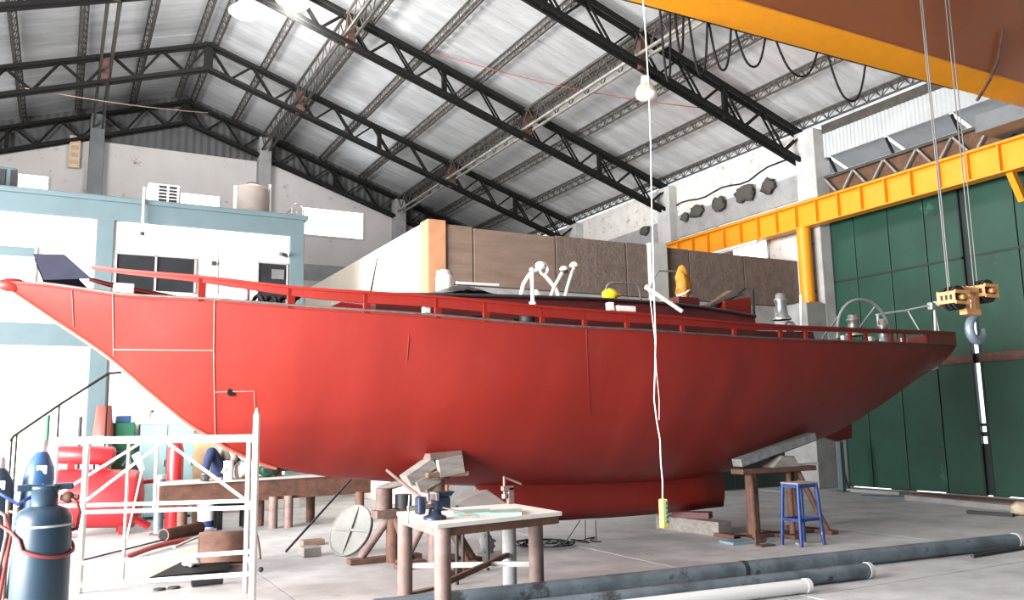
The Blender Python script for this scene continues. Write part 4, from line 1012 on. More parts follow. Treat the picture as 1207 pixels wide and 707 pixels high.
# gas cylinders
def gas_cylinder(base, r, h, mb, label, tilt=(0, 0), tank=True, mats=M_BLUEGAS):
    t = thing('gas_cylinder', base, label, 'gas cylinder')
    up = Vector((tilt[0], tilt[1], 1)).normalized()
    if tank:
        MB().lathe([(r * .8, 0), (r * .85, .01), (r * .85, .05), (r * .96, .09), (r, .13), (r, h * .76), (r * .97, h * .79), (r * .83, h * .835), (r * .5, h * .86)], base, 40, up).build('body', mats, t)
        MB().lathe([(r * 1.012, h * .735), (r * 1.012, h * .748)], base, 40, up).build('weld_band', M_CONCL, t)
        MB().lathe([(r * .46, h * .85), (r * .46, h * .955), (r * .52, h * .96), (r * .52, h * .985), (r * .36, h * .985), (r * .36, h * .90)], base, 32, up).build('collar', mats, t)
        MB().cyl(base + up * h * .855, base + up * h * .97, .035, n=12).build('valve', M_STEEL, t)
        for s_ in (-1, 1): MB().bbox(base + Vector((s_ * r * .62 - .07, -.05, h * .955)), base + Vector((s_ * r * .62 + .07, .05, h * .995)), .012).build('collar_lug', mats, t)
        MB().cyl(base + Vector((r * .55, -.02, h * .905)), base + Vector((r * 1.15, -.06, h * .905)), .022, n=10).build('regulator_stem', M_RUST, t)
        MB().ball(base + Vector((r * .8, -.04, h * .905)), .045).build('regulator', M_RUST, t)
    else:
        MB().lathe([(r * .9, 0), (r, .03), (r, h * .78), (r * .9, h * .85), (r * .55, h * .92), (r * .33, h * .945)], base, 32, up).build('body', mats, t)
        MB().lathe([(r * .34, h * .94), (r * .34, h * 1.0), (r * .2, h * 1.02)], base, 20, up).build('valve_neck', M_ALU, t)
        MB().bbox(base + up * h * .84 + Vector((-r * .2, -r * .93, -.05)), base + up * h * .84 + Vector((r * .45, -r * .82, .03)), .01).build('label_plate', M_WHITE, t)
    return t
g1 = Vector((-.06, 7.5, 0))
gt = gas_cylinder(g1, .20, 1.21, None, 'stout blue grey gas cylinder with collar wrapped by red hose')
pts = []
for k in range(26):
    a_ = math.radians(200 + k * 8.4); pts.append(g1 + Vector((.215 * math.cos(a_), .215 * math.sin(a_), .80 - .13 * math.sin(math.pi * k / 25) + .06 * (k < 4))))
pts = [g1 + Vector((-.32, -.02, 1.02)), g1 + Vector((-.28, -.05, .92))] + pts + [g1 + Vector((.235, -.02, .86)), g1 + Vector((.245, -.06, .98)), g1 + Vector((.22, -.1, 1.06)), g1 + Vector((.18, -.06, 1.09))]
MB().tube(pts, .013, 8).build('hose', M_REDH, gt)
o1 = GZ(24, 716); ot = gas_cylinder(o1, .135, 1.50, None, 'slender blue oxygen cylinder standing behind the stout gas cylinder', (.07, .05), False, M_BLUE2)
o2 = GZ(-16, 722); gas_cylinder(o2, .135, 1.35, None, 'slender dark cylinder at the edge beside blue oxygen cylinder', (.02, .02), False, M_BLUEGAS)
# bottle trolley with hoses
ct = thing('bottle_trolley', GZ(8, 742), 'rusty tube bottle trolley draped with blue and pink hoses', 'trolley')
a = GZ(2, 745); b = GZ(14, 752)
MB().cyl(a, a + Vector((-.02, .1, 1.05)), .018, n=10).build('upright', M_PINKST, ct); MB().cyl(b, b + Vector((-.02, .1, 1.0)), .018, n=10).build('upright', M_PINKST, ct)
for z in (.25, .6, .95): MB().cyl(a + Vector((0, .05, z)), b + Vector((0, .05, z)), .012, n=8).build('rung', M_RUST, ct)
MB().bbox(a + Vector((-.08, .02, .02)), b + Vector((.06, .3, .05)), .01).build('foot_plate', M_RUST, ct)
for k, m_ in enumerate((M_BLUEST, M_REDH, M_PINKST)):
    pts = [b + Vector((-.15 + .03 * k, .05, 1.12 - .05 * k)), b + Vector((-.02, -.02 + .02 * k, 1.03)), b + Vector((.10, -.03, 1.10 - .04 * k)), b + Vector((.16, .1, 1.17))] if k == 0 else \
          [b + Vector((-.3, .08, 1.05 + .03 * k)), b + Vector((-.1, -.03, .95)), b + Vector((-.02 - .03 * k, -.05, .80)), b + Vector((-.05 - .04 * k, -.02, .45)), b + Vector((-.12, .0, .12))]
    MB().tube(pts, .016, 8).build('hose', m_, ct)

# red compressor
c0 = GZ(108, 630)
cp_ = thing('air_compressor', c0, 'bulky red compressor with tank lying behind the white scaffold', 'compressor')
e0 = Vector((c0.x - .55, c0.y + .1, .58)); e1 = Vector((c0.x + .62, c0.y - .1, .52)); axs = (e1 - e0).normalized(); Lc = (e1 - e0).length
MB().lathe([(.10, -.12), (.30, -.08), (.43, 0), (.45, .06), (.45, Lc - .06), (.43, Lc), (.30, Lc + .07), (.1, Lc + .10)], e0, 32, axs).build('tank', M_RED, cp_)
MB().lathe([(.05, -.06), (.12, -.03), (.145, 0), (.145, .75), (.12, .78), (.05, .8)], e0 + Vector((.05, 0, .66)), 24, axs).build('upper_cylinder', M_RED, cp_)
for k in (.2, .65): MB().bbox(e0 + Vector((k - .05, -.1, .40)), e0 + Vector((k + .07, .08, .55)), .01).build('saddle', M_RED, cp_)
MB().tube([e0 + Vector((.85, 0, .66)), e0 + Vector((.98, -.05, .68)), e0 + Vector((1.02, -.05, .56)), e0 + Vector((.95, -.05, .45))], .03, 8).build('valve_elbow', M_DARK, cp_)
for s_ in (-.25, .25):
    MB().bar((c0.x - .35, c0.y + s_, 0), (c0.x - .35, c0.y + s_ * .8, .3), .08, .08).build('foot', M_RED, cp_)
    MB().bar((c0.x + .4, c0.y + s_, 0), (c0.x + .4, c0.y + s_ * .8, .3), .08, .08).build('foot', M_RED, cp_)
MB().cyl(e1 + Vector((-.1, -.25, -.25)), GZ(174, 627) + Vector((0, 0, .10)), .06, n=14).build('drain_pipe', M_RED, cp_)
MB().cyl(e1 + Vector((.0, 0, .25)), e1 + Vector((.36, .1, .27)), .035, n=10).build('handle', M_RED, cp_)
# grey pipe post with broom
p = GZ(186, 630)
t = thing('pipe_post', p, 'worn grey pipe post standing on the floor by the red compressor', 'post')
MB().cyl(p, p + Vector((0, 0, .86)), .075, n=18).build('pipe', M_PIPE, t); MB().cyl(p, p + Vector((0, 0, .02)), .13, n=18).build('base_plate', M_RUST, t); MB().cyl(p + Vector((0, 0, .84)), p + Vector((0, 0, .9)), .095, n=18).build('cap', M_ALU, t)
a = GZ(149, 636); b = AV(168, 552, a.y + .35)
t = thing('broom', a, 'white broom leaning with bristles up behind the scaffold', 'broom')
MB().cyl(a, b, .014, n=8).build('handle', M_WHITE, t); MB().prism([b + Vector((-.03, 0, -.04)), b + Vector((.03, 0, -.02)), b + Vector((-.06, 0, .26)), b + Vector((-.16, 0, .20))], (0, .05, 0)).build('bristles', M_WHITE, t)
# cone, cabinets, shelf against the room block
p = GZ(122, 596); p = Vector((AV(122, 500, 16.6).x, 16.6, 0)); zb = AV(122, 513, 16.6).z; zt2 = AV(120, 478, 16.6).z
t = thing('metal_funnel', p, 'red brown tapered metal funnel standing on a drum by grey column', 'funnel')
r0 = (AV(135, 510, 16.6).x - AV(110, 510, 16.6).x) / 2
MB().lathe([(r0, zb), (r0 * .72, zt2), (r0 * .68, zt2), (r0 * .9, zb + .02)], p, 28).build('cone', M_CONE, t); MB().lathe([(r0 * .95, 0), (r0 * .95, zb)], p, 28).build('drum', M_CONC, t)
def cabinet(x0, x1, ytop, v, m_, label, doors=1, extra=None):
    a = AV(x0, ytop, v); b = AV(x1, ytop, v)
    t = thing('cabinet', ((a.x + b.x) / 2, v + .2, 0), label, 'cabinet')
    MB().bbox((a.x, v, .05), (b.x, v + .45, a.z), .01).build('body', m_, t)
    MB().box((a.x + .03, v + .03, 0), (b.x - .03, v + .42, .06)).build('plinth', M_DARK, t)
    w = (b.x - a.x) / doors
    for k in range(doors):
        d = MB().bbox((a.x + k * w + .012, v - .018, .08), (a.x + (k + 1) * w - .012, v + .002, a.z - .02), .006).build('door', m_, t)
        MB().bbox((a.x + (k + 1) * w - .07, v - .045, a.z * .55), (a.x + (k + 1) * w - .045, v - .018, a.z * .62), .005).build('handle', M_STEEL, d)
    return a, b
a, b = cabinet(133, 160, 498, 16.65, M_GREENC, 'tall dark green steel cabinet beside the funnel'); ga_ = a.z
a2, b2 = cabinet(166, 230, 500, 16.7, M_TEALC, 'pale teal two door cabinet next to the green one', 2)
tag(MB().bbox((a2.x - .1, 16.65, a2.z), (b2.x + .1, 17.1, a2.z + .09), .01).build('shelf_board', M_WHITE), 'white board lying on top of the teal cabinet', 'board')
tag(MB().bbox((a.x + .05, 16.66, a.z), (a.x + .30, 16.95, a.z + .12), .02).build('blue_box', M_BLUE2), 'blue plastic box on top of the green cabinet', 'box')
p = Vector((AV(176, 482, 16.9).x, 16.9, a2.z + .09))
t = thing('angle_grinder', p, 'small grey grinder standing on the white board', 'grinder')
MB().cyl(p, p + Vector((0, 0, .14)), .05, n=14).build('body', M_ALU, t); MB().cyl(p + Vector((.05, 0, .12)), p + Vector((.05, 0, .17)), .03, n=12).build('head', M_DARK, t)
# stair handrail in front of the white wall
sv = 16.2
P_ = [AV(x, y, sv) for x, y in ((12, 520), (16, 514), (70, 477), (128, 440), (143, 439))]
t = thing('stair_handrail', Vector((P_[0].x, sv, 0)), 'black stair handrail sloping up in front of white wall', 'handrail')
MB().tube(P_, .022, 8).build('rail', M_BLACK, t)
for x, y0, y1 in ((20, 511, 640), (70, 477, 640), (128, 441, 640), (14, 517, 640)):
    q = AV(x, y0, sv); MB().cyl(q, (q.x, sv, 0), .016, n=8).build('baluster', M_BLACK, t)
t2 = structure('stair_flight', (P_[1].x, sv + .5, 0))
for k in range(8):
    u = P_[1].x + (P_[3].x - P_[1].x) * k / 8; MB().bbox((u, sv + .06, .0), (u + .22, sv + .85, .17 * (k + 1)), .008).build('step', M_WHITEWALL, t2)
for x, y0, y1, m_, lb in ((57, 489, 640, M_GREENC, 'slim green rod standing by the stair rail'), (95, 491, 640, M_DARK, 'slim dark rod standing between stair rail and funnel')):
    q = AV(x, y0, 15.9); t = thing('standing_rod', (q.x, 15.9, 0), lb, 'rod'); MB().cyl((q.x, 15.9, 0), q, .03, n=8).build('rod', m_, t); MB().cyl((q.x, 15.9, 0), (q.x, 15.9, .02), .12, n=14).build('foot', m_, t)

# steel bench behind the yacht bow
bz = .80
B0 = GZ(196, 574, bz); B1 = GZ(450, 558, bz); B0.y = 13.7; B1.y = 14.2
bt = thing('steel_bench', ((B0.x + B1.x) / 2, 13.95, 0), 'long rusty steel beam bench on pipe legs behind the yacht bow', 'bench')
dv_ = Vector((0, .75, 0))
MB().prism([B0, B1, B1 + dv_, B0 + dv_], (0, 0, -.03)).build('top_plate', M_CONCL, bt)
MB().bar(B0 + Vector((0, .08, -.19)), B1 + Vector((0, .08, -.19)), .05, .32).build('front_beam', M_RUST, bt); MB().bar(B0 + Vector((0, .67, -.19)), B1 + Vector((0, .67, -.19)), .05, .32).build('back_beam', M_RUST, bt)
for x in (306, 322, 340, 366, 424, 215):
    q = AV(x, 600, 14.0 + (.5 if x in (306, 366) else .0)); MB().cyl((q.x, q.y, 0), (q.x, q.y, bz - .3), .075, n=14).build('leg', M_PINKST if x in (340, 322) else M_RUST, bt)
# things on the bench
def on_bench(x, dv=.25): q = AV(x, 560, 13.95); return Vector((q.x, B0.y + (B1.y - B0.y) * (q.x - B0.x) / (B1.x - B0.x) + dv, bz + .002))
p = on_bench(269, .08)
t = thing('paint_can', p, 'white paint can on the bench beside the crouching person', 'can')
MB().lathe([(.075, 0), (.075, .27), (.08, .275), (.08, .29), (.07, .29)], p, 20).build('body', M_WHITE, t); MB().cyl(p + Vector((0, 0, .285)), p + Vector((0, 0, .295)), .068, n=18).build('lid', M_ALU, t)
p = on_bench(320, .3)
t = thing('welding_helmet', p, 'dark green welding helmet lying on the bench', 'helmet')
MB().ball(p + Vector((0, 0, .11)), .14, (1.2, .9, .8), 16, .15, 1).build('shell', M_GREENC, t); MB().bbox(p + Vector((-.1, -.15, .07)), p + Vector((.06, -.11, .14)), .01).build('visor', M_DARK, t)
p = on_bench(334, .35)
t = thing('orange_ball', p, 'tan leather ball float on the bench by the green helmet', 'float')
MB().ball(p + Vector((0, 0, .24)), .09).build('ball', M_PLY, t); MB().cyl(p, p + Vector((0, 0, .17)), .06, n=12).build('stand', M_RUST, t)
a = on_bench(300, .45); b = on_bench(392, .55)
tag(MB().bar(a + Vector((0, 0, .10)), b + Vector((0, 0, .10)), .25, .05).build('timber_plank', M_DARK), 'dark plank lying along the bench under the hull', 'plank')
for k, x in enumerate((306, 382)): q = on_bench(x, .5); tag(MB().bbox(q - Vector((.05, .1, 0)), q + Vector((.05, .1, .072)), .008).build('wood_chock', M_WOOD), ['wood chock under dark plank by the helmet', 'wood chock under the dark plank at its red tray end'][k], 'chock')
q = on_bench(408, .2)
t = thing('red_tray', q, 'shallow red tray on the bench end', 'tray')
MB().bbox(q + Vector((-.2, -.12, 0)), q + Vector((.2, .12, .03)), .01).build('base', M_RED, t)
for s_ in (-1, 1): MB().bbox(q + Vector((-.2, s_ * .12 - .01, .0)), q + Vector((.2, s_ * .12 + .01, .09)), .005).build('side', M_RED, t)
q = on_bench(286, .2)
tag(MB().ball(q + Vector((0, 0, .14)), .15, (.8, .8, .95), 16, .4, 3).build('white_sack', M_WHITE), 'lumpy white sack on the bench beside the person', 'sack')
p = GZ(206, 612); p.y = 14.9; p.x = AV(206, 560, 14.9).x
t = thing('red_cylinder', p, 'dark red gas cylinder standing behind the bench', 'gas cylinder')
zt3 = AV(206, 518, 14.9).z
MB().lathe([(.12, 0), (.13, .03), (.13, zt3 - .18), (.10, zt3 - .06), (.05, zt3)], p, 24).build('body', M_RED, t); MB().cyl(p + Vector((0, 0, zt3)), p + Vector((0, 0, zt3 + .07)), .03, n=10).build('valve', M_ALU, t)
a = AV(228, 570, 15.2); b = AV(250, 570, 15.2)
tag(MB().prism([(a.x, 15.2, 0), (b.x, 15.2, 0), (b.x + .05, 15.45, 1.5), (a.x + .02, 15.45, 1.52)], (0, .02, 0)).build('plywood_sheet', M_PLY), 'tan plywood sheet standing upright behind the crouching person', 'plywood')
# under the bench
p = GZ(243, 622)
t = thing('paint_bucket', p, 'white and blue paint bucket on the floor under the bench', 'bucket')
MB().lathe([(.13, 0), (.15, .36), (.16, .37), (.16, .39), (.14, .39)], p, 24).build('body', M_WHITE, t)
MB().lathe([(.143, .25), (.152, .36)], p, 24).build('blue_band', M_BLUEST, t); MB().lathe([(.133, .02), (.138, .12)], p, 24).build('blue_band', M_BLUEST, t)
MB().tube([p + Vector((.16 * math.cos(a_), -.02, .36 - .12 * math.sin(a_))) for a_ in np.linspace(0, math.pi, 9)], .006, 6).build('handle', M_STEEL, t)
p = GZ(272, 622)
t = thing('black_stool', p, 'low black stool on the floor beside the paint bucket', 'stool')
MB().bbox(p + Vector((-.25, -.18, .36)), p + Vector((.25, .18, .42)), .01).build('seat', M_RUBBER, t)
for sx in (-1, 1):
    for sy in (-1, 1): MB().bar(p + Vector((sx * .2, sy * .14, 0)), p + Vector((sx * .2, sy * .14, .36)), .08, .05).build('leg', M_RUBBER, t)

# ------------------------------------------------------------------ the person crouching on the bench
def skinned(name, joints, bones, m, parent, sub=2):
    me = bpy.data.meshes.new(name); names = list(joints); off = Vector(parent.location)
    me.from_pydata([tuple(Vector(joints[k][0]) - off) for k in names], [(names.index(a), names.index(b)) for a, b in bones], []); me.update()
    o = bpy.data.objects.new(name, me); COL.objects.link(o)
    md = o.modifiers.new('skin', 'SKIN'); md.use_smooth_shade = True
    sv_ = me.skin_vertices[0].data if me.skin_vertices else None
    if sv_ is None:
        bpy.context.view_layer.update(); sv_ = me.skin_vertices[0].data
    for i, k in enumerate(names): sv_[i].radius = (joints[k][1],) * 2; sv_[i].use_root = (i == 0)
    ss = o.modifiers.new('sub', 'SUBSURF'); ss.levels = ss.render_levels = sub
    dg = bpy.context.evaluated_depsgraph_get(); nm = bpy.data.meshes.new_from_object(o.evaluated_get(dg)); bpy.data.objects.remove(o)
    nm.materials.clear(); nm.materials.append(m); o = bpy.data.objects.new(name, nm); COL.objects.link(o); o.parent = parent
    nm.polygons.foreach_set('use_smooth', [True] * len(nm.polygons)); return o
pv_ = 14.1; seat = on_bench(264, .35)
def J(x, y, v=pv_): return AV(x, y, v)
foot = on_bench(240, .12); foot2 = on_bench(262, .10)
K1 = J(249, 529, 14.02); PE = Vector((seat.x + .02, 14.3, bz + .17)); K2 = Vector((seat.x + .30, 14.35, bz + .30))
CH = PE + Vector((.14, -.06, .44)); NK = CH + Vector((.06, -.05, .19)); HD = NK + Vector((.05, -.07, .14))
S1 = CH + Vector((-.06, -.18, .05)); S2 = CH + Vector((.02, .18, .05)); E1 = J(277, 541, 13.98); H1 = J(268, 550, 13.9); E2 = CH + Vector((.3, .02, -.12)); H2 = CH + Vector((.42, -.22, -.2))
A1 = foot + Vector((0, .02, .08)); foot2 = on_bench(270, .5); A2 = foot2 + Vector((0, .02, .08))
pe = thing('person', Vector((PE.x, 14.1, bz)), 'person in blue jeans and grey top crouching on the bench under hull', 'person')
body = {'pel': (PE, .12), 'ch': (CH, .125), 'nk': (NK, .055), 'hd': (HD, .095), 'crown': (HD + Vector((.02, -.02, .10)), .075),
        'hp1': (PE + Vector((-.04, -.1, 0)), .09), 'k1': (K1, .06), 'a1': (A1, .042), 'f1': (foot + Vector((.05, -.12, .035)), .035),
        'hp2': (PE + Vector((.06, -.08, 0)), .09), 'k2': (K2, .06), 'a2': (A2, .042), 'f2': (foot2 + Vector((.06, -.12, .035)), .035),
        's1': (S1, .06), 'e1': (E1, .042), 'h1': (H1, .03), 's2': (S2, .06), 'e2': (E2, .042), 'h2': (H2, .03)}
bones = [('pel', 'ch'), ('ch', 'nk'), ('nk', 'hd'), ('hd', 'crown'), ('pel', 'hp1'), ('hp1', 'k1'), ('k1', 'a1'), ('a1', 'f1'), ('pel', 'hp2'), ('hp2', 'k2'), ('k2', 'a2'), ('a2', 'f2'), ('ch', 's1'), ('s1', 'e1'), ('e1', 'h1'), ('ch', 's2'), ('s2', 'e2'), ('e2', 'h2')]
for hn, hp, dr in (('h1', H1, (H1 - E1).normalized()), ('h2', H2, (H2 - E2).normalized())):
    sd = dr.cross(Vector((0, 0, 1))).normalized()
    for q in range(5):
        off_ = (q - 1.5) * .02; L_ = (.07, .08, .075, .06, .05)[q]
        if q == 4: base_, tip = hp + sd * .03, hp + sd * .06 + dr * .05
        else: base_, tip = hp + dr * .05 + sd * off_, hp + dr * (.05 + L_) + sd * off_ * 1.2 + Vector((0, 0, -.02))
        body['%sb%d' % (hn, q)] = (base_, .011); body['%st%d' % (hn, q)] = (tip, .008); bones += [(hn, '%sb%d' % (hn, q)), ('%sb%d' % (hn, q), '%st%d' % (hn, q))]
skinned('body', body, bones, M_SKIN, pe)
gw = lambda ks, d: {k: (body[k][0], body[k][1] + d) for k in ks}
skinned('jeans', gw(['pel', 'hp1', 'k1', 'a1', 'hp2', 'k2', 'a2'], .018), [('pel', 'hp1'), ('hp1', 'k1'), ('k1', 'a1'), ('pel', 'hp2'), ('hp2', 'k2'), ('k2', 'a2')], M_JEANS, pe)
jt = gw(['pel', 'ch', 's1', 'e1', 's2', 'e2'], .022); jt['h1'] = (E1.lerp(H1, .8), .045); jt['h2'] = (E2.lerp(H2, .8), .045); jt['nk'] = (CH.lerp(NK, .8), .075)
skinned('grey_top', jt, [('pel', 'ch'), ('ch', 'nk'), ('ch', 's1'), ('s1', 'e1'), ('e1', 'h1'), ('ch', 's2'), ('s2', 'e2'), ('e2', 'h2')], M_SHIRT, pe)
MB().ball(HD + Vector((-.02, .03, .09)), .115, (1, 1.05, .85), 18).build('hair', M_HAIR, pe)
for f_ in (foot, foot2): MB().bbox(f_ + Vector((-.05, -.17, 0)), f_ + Vector((.06, .08, .10)), .03).build('boot', M_BOOT, pe)

# ================================================================== SCRAP ON THE FLOOR BY THE SCAFFOLD
# half drum lying open
c = GZ(285, 674); dr_ = thing('half_drum', Vector((c.x - .02, c.y + .35, 0)), 'rusty half drum shell lying open on the floor behind scaffold post', 'drum')
ca_ = Vector((c.x - .42, c.y + .30, 0)); cb_ = Vector((c.x + .14, c.y + .16, 0)); R_ = .42; m = MB(); vs_ = []; n_ = 18
for e, (cc_, rr) in enumerate(((ca_, R_), (cb_, R_))):
    for k in range(n_ + 1):
        t_ = math.radians(-8 + 168 * k / n_); dvec = Vector((0, math.cos(t_), max(0, math.sin(t_)))) 
        for q in (rr, rr - .018): vs_.append(cc_ + Vector((.04 * math.cos(t_), dvec.y * q, dvec.z * q * 1.02 + .004)))
S = 2 * (n_ + 1)
fs_ = []
for k in range(n_):
    i0 = 2 * k
    fs_ += [(i0, i0 + 2, S + i0 + 2, S + i0), (i0 + 1, S + i0 + 1, S + i0 + 3, i0 + 3), (i0, i0 + 1, i0 + 3, i0 + 2), (S + i0, S + i0 + 2, S + i0 + 3, S + i0 + 1)]
m.add(vs_, fs_, True); m.build('shell', M_RUST, dr_)
MB().tube([cb_ + Vector((.01, math.cos(t_) * R_, max(0, math.sin(t_)) * R_ * 1.02 + .01)) for t_ in np.radians(np.linspace(0, 160, 16))], .014, 6).build('rim', M_RUST, dr_)
MB().ball(cb_ + Vector((.04, -.30, .03)), .03).build('rim_lug', M_DARK, dr_)
a = [GZ(x, y, .012) for x, y in ((128, 684), (160, 660), (262, 640), (276, 650), (190, 684))]
tag(MB().prism(a, (0, 0, .02)).build('plywood_offcut', M_CARD), 'pale plywood offcut lying flat under the scaffold', 'plywood')
a = [GZ(x, y, .045) for x, y in ((176, 682), (252, 644), (272, 650), (270, 672))]
tag(MB().prism(a, (0, 0, .012)).build('black_plate', M_RUBBER), 'black sheet lying over the plywood before the half drum', 'plate')
for k, (x, y, r_) in enumerate(((254, 648, .10), (226, 667, .09))):
    p = GZ(x, y, .062); tag(MB().ball(p + Vector((0, 0, .04)), r_, (1.1, .8, .5), 14, .6, k + 4).build('white_rag', M_WHITE), ['crumpled white rag beside the half drum mouth', 'small crumpled white rag on the black sheet'][k], 'rag')
pts = [GZ(x, y, z) for x, y, z in ((148, 657, .04), (163, 651, .05), (180, 645, .06), (200, 640, .06), (222, 636, .05))]
tag(MB().tube(pts, .035, 10).build('red_tube', M_RED), 'bent red tube lying on the scrap pile', 'tube')
a = GZ(192, 638, .0); b = GZ(236, 628, .0); t = thing('rusty_pipe', a, 'short wide rusty pipe lying behind the red tube', 'pipe')
q = MB(); 
ring = [(.085, 0), (.085, (b - a).length), (.07, (b - a).length), (.07, .0)]
MB().lathe(ring[:2], a + Vector((0, 0, .086)), 22, b - a).build('shell', M_RUST, t); MB().lathe([(.07, -.004), (.07, .002)], a + Vector((0, 0, .086)), 22, b - a).build('bore', M_RUBBER, t); MB().lathe([(.092, .0), (.092, .03)], a + Vector((0, 0, .086)), 22, b - a).build('rim', M_PINKST, t)
a = GZ(226, 692); b = GZ(262, 688); t = thing('short_pipe', a, 'short dark pipe stub lying below the plywood offcut', 'pipe')
MB().cyl(a + Vector((0, 0, .045)), b + Vector((0, 0, .045)), .044, n=18).build('shell', M_DARK, t); MB().cyl(a + Vector((0, 0, .045)) - (b - a).normalized() * .004, a + Vector((0, 0, .045)), .03, n=14).build('bore', M_RUBBER, t)
a = GZ(90, 662, .02); b = GZ(205, 633, .02)
tag(MB().cyl(a, b, .012, n=8).build('thin_rod', M_DARK), 'thin dark rod lying on floor from red compressor to rusty pipe', 'rod')
for k, (x, y) in enumerate(((205, 693), (188, 695), (240, 645))):
    p = GZ(x, y); tag(MB().lathe([(.06, 0), (.06, .015), (.03, .018)], p, 16).build('steel_disc', M_DARK), ['small dark disc lying on floor by the pipe stub', 'small dark disc lying on floor under the low scaffold rail', 'small dark disc by the half drum mouth'][k], 'disc')
# boards leaning over the half drum
a = GZ(205, 645, .10); b = GZ(243, 628, .2)
tag(MB().bar(a, b, .05, .02).build('timber_batten', M_WOOD), 'thin pale batten leaning on the scrap by half drum', 'batten')

# dish, rod and block
d0 = GZ(404, 655); dc = AV(411, 625, d0.y + .12)
t = thing('metal_dish', d0, 'round dull aluminium dish lid with cross ribs leaning on the trestle', 'dish')
nrm = Vector((-.78, -.42, .46)).normalized(); rad = (dc - d0).length * .98
dc = d0 + Vector((0, 0, 0)) + (Vector((0, 0, 1)) - nrm * nrm.z).normalized() * rad
MB().lathe([(rad, -.02), (rad, .03), (rad * .96, .03), (rad * .7, .012), (.02, .0)], dc, 40, nrm).build('disc', M_MESH, t)
e1_ = nrm.cross(Vector((0, 0, 1))).normalized(); e2_ = nrm.cross(e1_)
for e_ in (e1_, e2_): MB().bar(dc - e_ * rad * .97 + nrm * .025, dc + e_ * rad * .97 + nrm * .025, .03, .02, nrm).build('rib', M_MESH, t)
MB().tube([dc + (e1_ * math.cos(k * math.pi / 16) + e2_ * math.sin(k * math.pi / 16)) * rad + nrm * .025 for k in range(32)], .014, 6, closed=True).build('rim', M_MESH, t)
a = GZ(337, 651); b = AV(418, 560, a.y + .9)
tag(MB().tube([a + Vector((0, 0, .012)), b], .016, 8).build('prop_rod', M_DARK), 'slanting dark steel rod propped against the hull bottom', 'rod')
a = GZ(358, 657); tag(MB().bbox(a, a + Vector((.22, .25, .11)), .008).build('timber_block', M_WOOD), 'squared timber block on the floor beside the dish', 'block')
a = GZ(360, 645); tag(MB().bbox(a + Vector((0, .12, 0)), a + Vector((.3, .3, .07)), .008).build('timber_block', M_WOODB), 'flat timber block on the floor behind the dish', 'block')

# ------------------------------------------------------------------ forward hull trestles
def leg_pts(t, a, b, r, m_, nm='leg'): MB().cyl(a, b, r, n=14).build(nm, m_, t)
def hull_under(u, v):
    h = BVH.ray_cast(Vector((u, v, 0)), Vector((0, 0, 1))); return h[0].z if h[0] else 1.2
a0 = GZ(458, 662); T1 = Vector((a0.x + .05, a0.y - .02, 0))
ht = hull_under(T1.x, T1.y)
t1 = thing('hull_trestle', T1, 'rusty pipe trestle with round cap under the hull beside the dish', 'trestle')
MB().cyl(T1, T1 + Vector((0, 0, ht - .32)), .085, n=18).build('post', M_RUST, t1)
MB().cyl(T1 + Vector((-.10, .05, ht - .34)), T1 + Vector((-.10, .05, ht - .08)), .10, n=18).build('jack_sleeve', M_PINKST, t1)
MB().cyl(T1 + Vector((.13, .0, ht - .36)), T1 + Vector((.13, 0, ht - .16)), .10, n=18).build('jack_sleeve', M_DARK, t1)
MB().bbox(T1 + Vector((-.24, -.10, ht - .42)), T1 + Vector((.26, .12, ht - .33)), .01).build('cross_head', M_PINKST, t1)
top = T1 + Vector((0, 0, ht - .42))
for dx, dy, m_ in ((-.36, .12, M_PINKST), (.10, -.32, M_RUST), (.30, .25, M_PINKST)):
    f_ = T1 + Vector((dx, dy, .06)); leg_pts(t1, f_, top + Vector((dx * .12, dy * .12, 0)), .05, m_)
MB().bbox(T1 + Vector((-.52, .02, 0)), T1 + Vector((.38, .17, .06)), .008).build('base_beam', M_RUST, t1)
MB().bbox(T1 + Vector((-.06, -.45, 0)), T1 + Vector((.24, -.22, .06)), .008).build('base_beam', M_RUST, t1)
MB().cyl(T1 + Vector((-.16, .1, ht - .1)), T1 + Vector((.10, -.02, ht - .02)), .045, n=12).build('saddle', M_WOOD, t1)
a0 = GZ(538, 668); T2 = Vector((a0.x - .05, a0.y + .1, 0)); T2x = AV(514, 580, T2.y).x; T2.x = T2x
ht2 = AV(515, 562, T2.y).z
t2 = thing('hull_trestle', T2, 'worn pipe trestle behind the work table carrying stacked timber blocks', 'trestle')
MB().cyl(T2, T2 + Vector((0, 0, ht2)), .10, n=18).build('post', M_PINKST, t2)
MB().cyl(T2 + Vector((0, 0, ht2 - .02)), T2 + Vector((0, 0, ht2)), .16, n=18).build('cap', M_RUST, t2)
for dx, dy in ((-.36, .1), (.34, -.1), (.18, .34), (.5, .1)):
    leg_pts(t2, T2 + Vector((dx, dy, .05)), T2 + Vector((dx * .2, dy * .2, ht2 * .62)), .045, M_RUST if dx > 0 else M_PINKST)
MB().bbox(T2 + Vector((-.45, .04, 0)), T2 + Vector((.60, .18, .06)), .008).build('base_beam', M_RUST, t2); MB().bbox(T2 + Vector((.28, -.3, 0)), T2 + Vector((.42, .5, .06)), .008).build('base_beam', M_RUST, t2)
